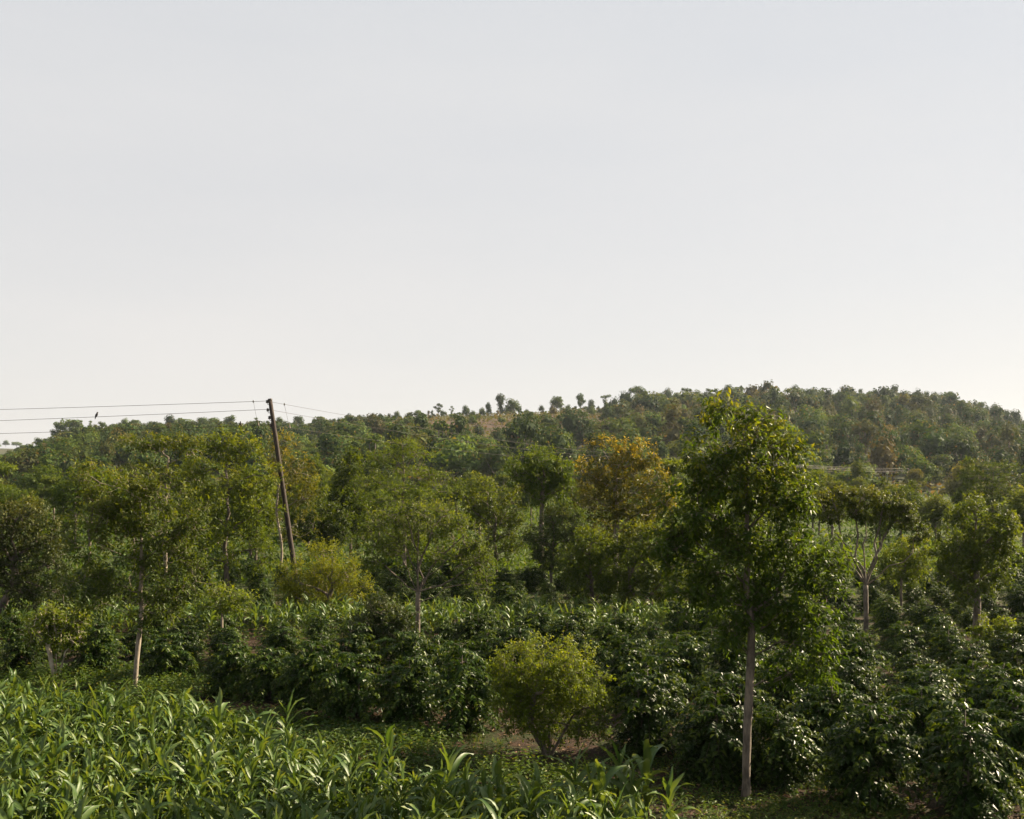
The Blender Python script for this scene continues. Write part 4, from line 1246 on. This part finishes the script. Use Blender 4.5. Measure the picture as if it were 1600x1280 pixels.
# stragglers along the edge of the plot
for (px, top) in [(965, 1190), (1010, 1185), (900, 1188), (940, 1212), (1045, 1215), (920, 1200), (985, 1200), (700, 1180), (610, 1155), (415, 1130), (340, 1120), (445, 1110)]:
    Y = (CAM_H - 0.92) * F / (top - HOR) * 1.0
    spots.append(((px - 800) / F * Y, Y))
tall = set(spots[-12:])
spots.sort(key=lambda s: s[1])
gm_stuff = Geo()
for i, (x, y) in enumerate(spots):
    sc = rng.uniform(0.62, 0.98)
    v = int(rng.integers(len(MZ)))
    if (x, y) in tall:
        sc, v = rng.uniform(0.95, 1.2), (0, 3, 7, 9)[i % 4]
    if i < 300:
        px = 800 + x / y * F
        where = 'at the lower left corner' if px < 200 else 'in the left part of the near plot' if px < 480 else 'in the middle of the near plot' if px < 780 else 'at the right end of the near plot'
        tag(link('maize_plant', MZ_ME[v], None, (x, y, float(terr(x, y))), rng.uniform(0, 6.28), sc), f'young green maize plant with arching blades {where}', 'maize plant', f'maize plants {where}')
    else:
        a = rng.uniform(0, 6.28)
        c_, s_ = math.cos(a), math.sin(a)
        gm_stuff.merge(MZ[v], np.array([[c_, -s_, 0], [s_, c_, 0], [0, 0, 1]]) * sc, (x, y, float(terr(x, y))))
# the strip of maize behind the coffee
for y in np.arange(31.6, 34.6, 0.45):
    for x in np.arange(-0.54 * y, 6.6, 0.34):
        if rng.uniform() < 0.12:
            continue
        a = rng.uniform(0, 6.28)
        sc = rng.uniform(0.7, 1.0)
        c_, s_ = math.cos(a), math.sin(a)
        xx, yy = x + rng.uniform(-.15, .15), y + rng.uniform(-.2, .2)
        gm_stuff.merge(MZ[int(rng.integers(len(MZ)))], np.array([[c_, -s_, 0], [s_, c_, 0], [0, 0, 1]]) * sc, (xx, yy, float(terr(xx, yy))))
tag(link('maize_field', gm_stuff.mesh('maize_field', [M_MAIZE])), 'dense strip of maize behind the coffee rows and at the back of the near plot', 'maize', kind='stuff')

# ------------------------------------------------------------------ ground cover
rng = np.random.default_rng(15)


def sprigs(g2, x, y, hmax, nleaf, L, Wd, tone0, young):
    """many small leafy stems: every (x, y) is one sprig"""
    n = len(x)
    z = terr(x, y)
    lump = sines(97, 0.9)(np.stack([x, y, x * 0], 1))
    h = hmax * rng.uniform(0.4, 1.0, n) * np.clip(0.8 + 0.7 * lump, 0.25, 1.8)
    C = np.stack([x, y, z], 1)
    lean = rng.normal(0, 0.25, (n, 3)) * np.array([1, 1, 0]) + UP
    s = np.tile(np.linspace(0.25, 1, nleaf), n)[:, None]
    P_ = np.repeat(C, nleaf, 0) + np.repeat(lean * h[:, None], nleaf, 0) * s
    az = rng.uniform(0, 6.28, n * nleaf)
    D_ = np.stack([np.cos(az), np.sin(az), rng.uniform(-0.2, 0.7, n * nleaf)], 1)
    N_ = np.tile(UP, (n * nleaf, 1)) + rng.normal(0, 0.35, D_.shape)
    sz = L * rng.uniform(0.6, 1.25, n * nleaf)
    tn = np.clip(np.repeat(rng.normal(tone0, 0.2, n) + 0.3 * lump, nleaf) + rng.normal(0, 0.15, n * nleaf), 0, 1)
    yg = (rng.uniform(0, 1, n * nleaf) < young) * rng.uniform(0.3, 1, n * nleaf)
    leaves(g2, P_, D_, N_, sz, sz * Wd, tn, yg, 0.25, False)


def in_px(x, y):
    return 800 + x / y * F, HOR + CAM_H / y * F


g = Geo()
n = 26000
y = rng.uniform(12.5, 27, n)
x = rng.uniform(-0.54, 0.12, n) * y
px, py = in_px(x, y)
keep = (y > np.interp(x, edge_x, edge_y) - 0.8) & (py > np.where(px < 330, 1045, 1045 + (px - 330) * 0.14)) & (px < 960) & (sines(91, 0.9)(np.stack([x, y, x * 0], 1)) > -0.55 + np.clip((px - 640) / 300, 0, 0.7))
sprigs(g, x[keep], y[keep], 0.40, 7, 0.085, 0.5, 0.5, 0.06)
n = 12500
y = rng.uniform(13, 24, n)
x = rng.uniform(0.02, 0.56, n) * y + rng.uniform(0, 3, n)
cov = sines(92, 0.8)(np.stack([x, y, x * 0], 1)) > -0.15 + np.clip((y - 17) / 14, 0, 0.4) - rng.uniform(0, 0.35, n)
sprigs(g, x[cov], y[cov], 0.16, 6, 0.07, 0.4, 0.45, 0.12)
n = 14000                                # thin weeds under the coffee rows
y = rng.uniform(22, 50, n)
x = rng.uniform(-0.55, 0.55, n) * y + rng.uniform(-4, 4, n)
sprigs(g, x, y, 0.30, 6, 0.10, 0.5, 0.35, 0.06)
tag(link('weeds', g.mesh('weeds', [M_WEED])), 'low leafy weeds and creepers covering the soil between maize and coffee', 'weeds', kind='stuff')

g = Geo()                               # tufts of grass
n = 2600
y = rng.uniform(12.8, 24, n)
x = rng.uniform(-0.1, 0.56, n) * y
kp = (y > np.interp(x, edge_x, edge_y) + 0.1) & (sines(93, 0.7)(np.stack([x, y, x * 0], 1)) > -0.1)
x, y = x[kp], y[kp]
nb = 8
C = np.repeat(np.stack([x, y, terr(x, y)], 1), nb, 0)
az = rng.uniform(0, 6.28, len(C))
D_ = np.stack([np.cos(az) * 0.6, np.sin(az) * 0.6, rng.uniform(0.7, 1.4, len(C))], 1)
leaves(g, C + rng.normal(0, 0.02, C.shape) * (1, 1, 0), D_, np.stack([np.cos(az), np.sin(az), az * 0 + 0.3], 1) * -1, rng.uniform(0.1, 0.30, len(C)), np.full(len(C), 0.012), np.clip(rng.normal(0.6, 0.2, len(C)), 0, 1), (rng.uniform(0, 1, len(C)) < 0.2) * 0.7, 0.45, True)
tag(link('grass', g.mesh('grass', [M_WEED])), 'tufts of short grass on the bare soil at the right', 'grass', kind='stuff')

g = Geo()                               # fallen leaves
n = 15000
y = rng.uniform(13, 32, n)
x = rng.uniform(-0.35, 0.56, n) * y
kp = y > np.interp(x, edge_x, edge_y) + 0.1
x, y = x[kp], y[kp]
az = rng.uniform(0, 6.28, len(x))
leaves(g, np.stack([x, y, terr(x, y) + rng.uniform(0.005, 0.03, len(x))], 1), np.stack([np.cos(az), np.sin(az), rng.normal(0, 0.2, len(x))], 1), UP + rng.normal(0, 0.3, (len(x), 3)), rng.uniform(0.05, 0.12, len(x)), rng.uniform(0.02, 0.045, len(x)), rng.uniform(0, 1, len(x)), rng.uniform(0, 1, len(x)) ** 3, 0.2, False)
tag(link('fallen_leaves', g.mesh('fallen_leaves', [M_LITTER])), 'dry brown fallen leaves under the coffee bushes', 'fallen leaves', kind='stuff')

g = Geo()                               # tangled undergrowth of the fields beyond
n = 60000
y = 46 + 130 * rng.uniform(0, 1, n) ** 1.3
x = rng.uniform(-0.55, 0.55, n) * y + rng.uniform(-8, 8, n)
hh = np.clip(0.5 + 0.8 * sines(94, 4.0)(np.stack([x, y, x * 0], 1)), 0.12, 1.6)
P_ = np.stack([x, y, terr(x, y) + hh * rng.uniform(0, 1, n) ** 0.5], 1)
d = unit(rng.normal(0, 1, P_.shape) + UP * 0.4)
sz = rng.uniform(0.18, 0.42, n) * (0.8 + y / 160)
leaves(g, P_, d, unit(UP + rng.normal(0, 0.5, P_.shape)), sz, sz * 0.35, np.clip(0.45 + 0.3 * sines(95, 9.0)(P_) + rng.normal(0, 0.2, n), 0, 1), (rng.uniform(0, 1, n) < 0.06) * 0.6, 0.3, False)
tag(link('undergrowth', g.mesh('undergrowth', [M_WEED])), 'green crops and undergrowth covering the fields up to the hill', 'undergrowth', kind='stuff')

# ------------------------------------------------------------------ power line
M_POLE = bark_mat('weathered_pole_wood', (0.014, 0.009, 0.006), (0.040, 0.025, 0.017), 12.0)
M_PORC = plain_mat('brown_porcelain', (0.030, 0.020, 0.016), 0.3)
M_WIRE = plain_mat('wire_metal', (0.045, 0.036, 0.032), 0.8)
M_WIRE_FAR = plain_mat('lit_far_wire', (0.15, 0.13, 0.11), 0.6)  # far stretch of the same wires, their lit look painted as a paler colour
M_IRON = plain_mat('iron', (0.06, 0.055, 0.05), 0.5)
PY = 42.0
top_p = W(422, 625, PY)
low_p = W(459, 880, PY)
foot = top_p + (low_p - top_p) * (top_p[2] + 0.5) / (top_p[2] - low_p[2])
zf = float(terr(foot[0], PY))
pole = tag(link('utility_pole', None, None, (float(foot[0]), PY, zf)), 'tall leaning wooden power pole with dark insulators, in the left half', 'utility pole')
g = Geo()
ax = (top_p - foot)
pts = [foot + ax * t - np.array([foot[0], PY, zf]) for t in np.linspace(0, 1, 12)]
rr = np.linspace(0.110, 0.085, 12)
rng = np.random.default_rng(2)
chain(g, pts, rr, 14, rough=0.02, rng=rng)
link('shaft', g.mesh('shaft', [M_POLE]), pole)
wire_ends = []
for (px, py) in [(417.5, 628), (418.5, 641), (421, 653), (423, 665)]:
    c0 = W(px, py, PY - 0.02) - np.array([foot[0], PY, zf])
    g = Geo()
    prof = [(0.0, 0.018), (0.02, 0.055), (0.045, 0.062), (0.06, 0.035), (0.08, 0.055), (0.105, 0.058), (0.13, 0.03), (0.145, 0.012)]
    chain(g, [c0 + np.array([0, 0, a - 0.06]) for a, _ in prof], [b for _, b in prof], 10)
    ins = link('insulator', g.mesh('insulator', [M_PORC]), pole)
    g = Geo()
    chain(g, [c0 + np.array([0, 0, -0.05]), c0 + np.array([0.02, 0, -0.11]), c0 + np.array([0.14, 0.02, -0.12])], [0.012] * 3, 6)
    link('bracket', g.mesh('bracket', [M_IRON]), ins)
    wire_ends.append(c0 + np.array([foot[0], PY, zf]) + np.array([-0.02, -0.05, 0.03]))
g = Geo()
ptop = np.array(pts[-1])
chain(g, [ptop - ax / np.linalg.norm(ax) * 0.02, ptop + ax / np.linalg.norm(ax) * 0.05], [0.094, 0.086], 14)
link('pole_cap', g.mesh('pole_cap', [M_IRON]), pole)


def catenary(a, b, sag, n=40):
    t = np.linspace(0, 1, n)[:, None]
    p_ = a + (b - a) * t
    p_[:, 2] -= (sag * 4 * t * (1 - t))[:, 0]
    return p_


def far_pole(px, top_py, Y, label, r0=0.11, arm=False, foot_py=None):
    t_ = W(px, top_py, Y)
    zg = float(terr(t_[0], Y))
    r = tag(link('utility_pole' if arm else 'wooden_post', None, None, (float(t_[0]), Y, zg)), label, 'utility pole' if arm else 'post')
    g2 = Geo()
    h = float(t_[2] - zg)
    chain(g2, [(0.0, 0, -0.3), (0.02, 0, h * 0.5), (0, 0, h)], [r0, r0 * 0.9, r0 * 0.75], 8)
    link('shaft', g2.mesh('shaft', [BARK_DARK if not arm else M_POLE]), r)
    if arm:
        g2 = Geo()
        chain(g2, [(-0.8, 0, h - 0.25), (0.8, 0, h - 0.25)], [0.05, 0.05], 4)
        link('crossarm', g2.mesh('crossarm', [M_POLE]), r)
    return t_


e1 = far_pole(1085, 712, 108.0, 'slim power pole hidden in the crown of the tallest tree', arm=True)
e2 = far_pole(1549, 726, 262.0, 'distant slim power pole at the right edge below the hill', 0.16, arm=True)
e3 = far_pole(716, 681, 330.0, 'pale distant post on the bare terraced slope', 0.22, arm=True)
LEFT = [W(-640, 652, PY + 6), W(-640, 676, PY + 6), W(-640, 690, PY + 6)]
WL = ['upper wire left of the leaning pole, against the sky', 'middle wire left of the leaning pole, carrying the dark bird', 'lowest wire left of the leaning pole']
WR = ['upper wire right of the leaning pole, falling toward the hill', 'second wire right of the leaning pole, falling toward the hill', 'lowest wire right of the leaning pole, crossing the hill']
left_curves = []
for i in range(3):
    a = wire_ends[[0, 1, 3][i]]
    cv = catenary(a, LEFT[i], 0.10, 60)
    left_curves.append(cv)
    g = Geo()
    chain(g, cv, [0.0085] * len(cv), 5)
    tag(link('power_line', g.mesh('power_line', [M_WIRE])), WL[i], 'wire')
    b = e1 + np.array([(-0.6, 0, 0.6)[i], 0, -0.2])
    cv = catenary(a, b, [0.55, 0.75, 0.9][i], 60)
    if i == 0:
        right0 = cv
    if i == 2:
        right2 = cv
    g = Geo()
    chain(g, cv, np.linspace(0.0065, 0.0065, 60), 5)
    tag(link('power_line', g.mesh('power_line', [M_WIRE])), WR[i], 'wire')
    b2 = e2 + np.array([(-0.6, 0, 0.6)[i], 0, -0.2])
    g = Geo()
    chain(g, catenary(b, b2, 1.0 + 0.3 * i, 50), np.linspace(0.010, 0.020, 50), 5)
    tag(link('power_line', g.mesh('power_line', [M_WIRE_FAR])), ['far upper', 'far middle', 'far lower'][i] + ' wire running from the tallest tree to the distant pole at the right', 'wire')
    g = Geo()
    chain(g, catenary(b2, b2 + np.array([150, 30, 1.0]), 1.5, 30), [0.020] * 30, 5)
    tag(link('power_line', g.mesh('power_line', [M_WIRE_FAR])), ['uppermost', 'middle', 'lowest'][i] + ' wire running off the right edge from the distant pole', 'wire')


def spacer(c1, c2, px, label):
    """a thin drop rod with a weight, hung between the top and the lowest wire"""
    def at_px(cv):
        q = 800 + cv[:, 0] / cv[:, 1] * F
        k_ = int(np.argmin(abs(q - px)))
        return cv[k_]
    a, b = at_px(c1), at_px(c2)
    r = tag(link('wire_spacer', None, None, tuple(float(v) for v in a)), label, 'wire spacer')
    g2 = Geo()
    chain(g2, [(0, 0, 0.05), (0, 0, 0.0), (0, 0, -0.05)], [0.02, 0.035, 0.02], 8)
    link('clamp', g2.mesh('clamp', [M_IRON]), r)
    g2 = Geo()
    chain(g2, [(0, 0, 0), tuple(b - a + np.array([0.05, 0, 0]))], [0.005, 0.005], 5)
    link('rod', g2.mesh('rod', [M_WIRE]), r)
    g2 = Geo()
    q = b - a
    chain(g2, [tuple(q + np.array([0.05, 0, 0.16])), tuple(q + np.array([0.07, 0, 0.0])), tuple(q + np.array([0.10, 0, -0.03]))], [0.01, 0.035, 0.02], 8)
    link('weight', g2.mesh('weight', [BARK_PALE]), r)


spacer(left_curves[0], left_curves[2], 398, 'thin hanging spacer on the wires just left of the pole top')
spacer(right0, right2, 443, 'thin hanging spacer on the wires just right of the pole top')

# other thin posts and bare trunks among the trees
far_pole(117, 757, 60.0, 'thin grey post standing among trees at the far left', 0.06)
far_pole(11, 765, 78.0, 'short pale post above the leaning tree at the left edge', 0.07)
far_pole(536, 762, 70.0, 'thin pale post with a side stub right of the leaning pole', 0.045, arm=False)
far_pole(545, 782, 74.0, 'shorter pale post right behind the thin one with a side stub', 0.04)


# ------------------------------------------------------------------ birds on the wires
M_BIRD = leaf_mat('dark_plumage', (0.012, 0.010, 0.010), (0.02, 0.017, 0.015), (0.10, 0.09, 0.08), 0.6, 0.0, 0.3, 0.0)
M_BEAK = plain_mat('beak_horn', (0.05, 0.04, 0.03), 0.5)


def bird(cv, px, heading, size, label):
    q = 800 + cv[:, 0] / cv[:, 1] * F
    o = np.argsort(q)
    p0 = np.array([np.interp(px, q[o], cv[o, k_]) for k_ in range(3)])
    r = tag(link('bird', None, None, tuple(float(v) for v in p0 + np.array([0, 0, 0.008])), heading, size), label, 'bird')
    # body along +x is the way it faces; upright perch, one continuous surface from tail to crown
    path = [(-0.075, 0, -0.115), (-0.06, 0, -0.06), (-0.045, 0, -0.01), (-0.025, 0, 0.035), (0.0, 0, 0.08), (0.022, 0, 0.125), (0.03, 0, 0.155), (0.036, 0, 0.178), (0.040, 0, 0.20), (0.042, 0, 0.215)]
    rad = [0.012, 0.017, 0.028, 0.045, 0.054, 0.046, 0.031, 0.033, 0.028, 0.008]
    g2 = Geo()
    chain(g2, path, rad, 12)
    link('body', g2.mesh('body', [M_BIRD]), r)
    for sg in (-1, 1):
        g2 = Geo()
        wv_ = np.array([(0.02, 0.045 * sg, 0.125), (0.0, 0.058 * sg, 0.09), (-0.03, 0.052 * sg, 0.03), (-0.06, 0.03 * sg, -0.05)])
        chain(g2, wv_, [0.014, 0.024, 0.020, 0.004], 8)
        link('wing', g2.mesh('wing', [M_BIRD]), r)
        g2 = Geo()
        chain(g2, [(0.0, 0.02 * sg, 0.045), (0.008, 0.02 * sg, 0.02), (0.0, 0.02 * sg, 0.0), (0.025, 0.02 * sg, -0.004)], [0.008, 0.005, 0.005, 0.003], 6)
        link('leg', g2.mesh('leg', [M_BEAK]), r)
    g2 = Geo()
    chain(g2, [(0.062, 0, 0.188), (0.082, 0, 0.184), (0.098, 0, 0.179)], [0.011, 0.007, 0.001], 8)
    link('beak', g2.mesh('beak', [M_BEAK]), r)


bird(left_curves[1], 151, 0.9, 0.95, 'dark bird perched upright on the middle wire against the sky')
bird(left_curves[2], 376, 2.2, 0.85, 'dark bird perched on the lowest wire against the hill')

# ------------------------------------------------------------------ haze
hm, N, Lk = mat_new('thin_haze')
pv = N.new('ShaderNodeVolumePrincipled')
pv.inputs['Color'].default_value = (0.78, 0.87, 1.0, 1)
pv.inputs['Density'].default_value = HAZE_DENSITY
pv.inputs['Anisotropy'].default_value = 0.35
oo = N.new('ShaderNodeOutputMaterial')
Lk.new(pv.outputs['Volume'], oo.inputs['Volume'])
x0, x1, y0, y1, z0, z1 = -1400, 1000, -60, 1600, -12, 75
V = [(x, y, z) for z in (z0, z1) for y in (y0, y1) for x in (x0, x1)]
g = Geo()
g.add(V, quads=[(0, 2, 3, 1), (4, 5, 7, 6), (0, 1, 5, 4), (2, 6, 7, 3), (0, 4, 6, 2), (1, 3, 7, 5)])
tag(link('haze', g.mesh('haze', [hm])), kind='stuff')
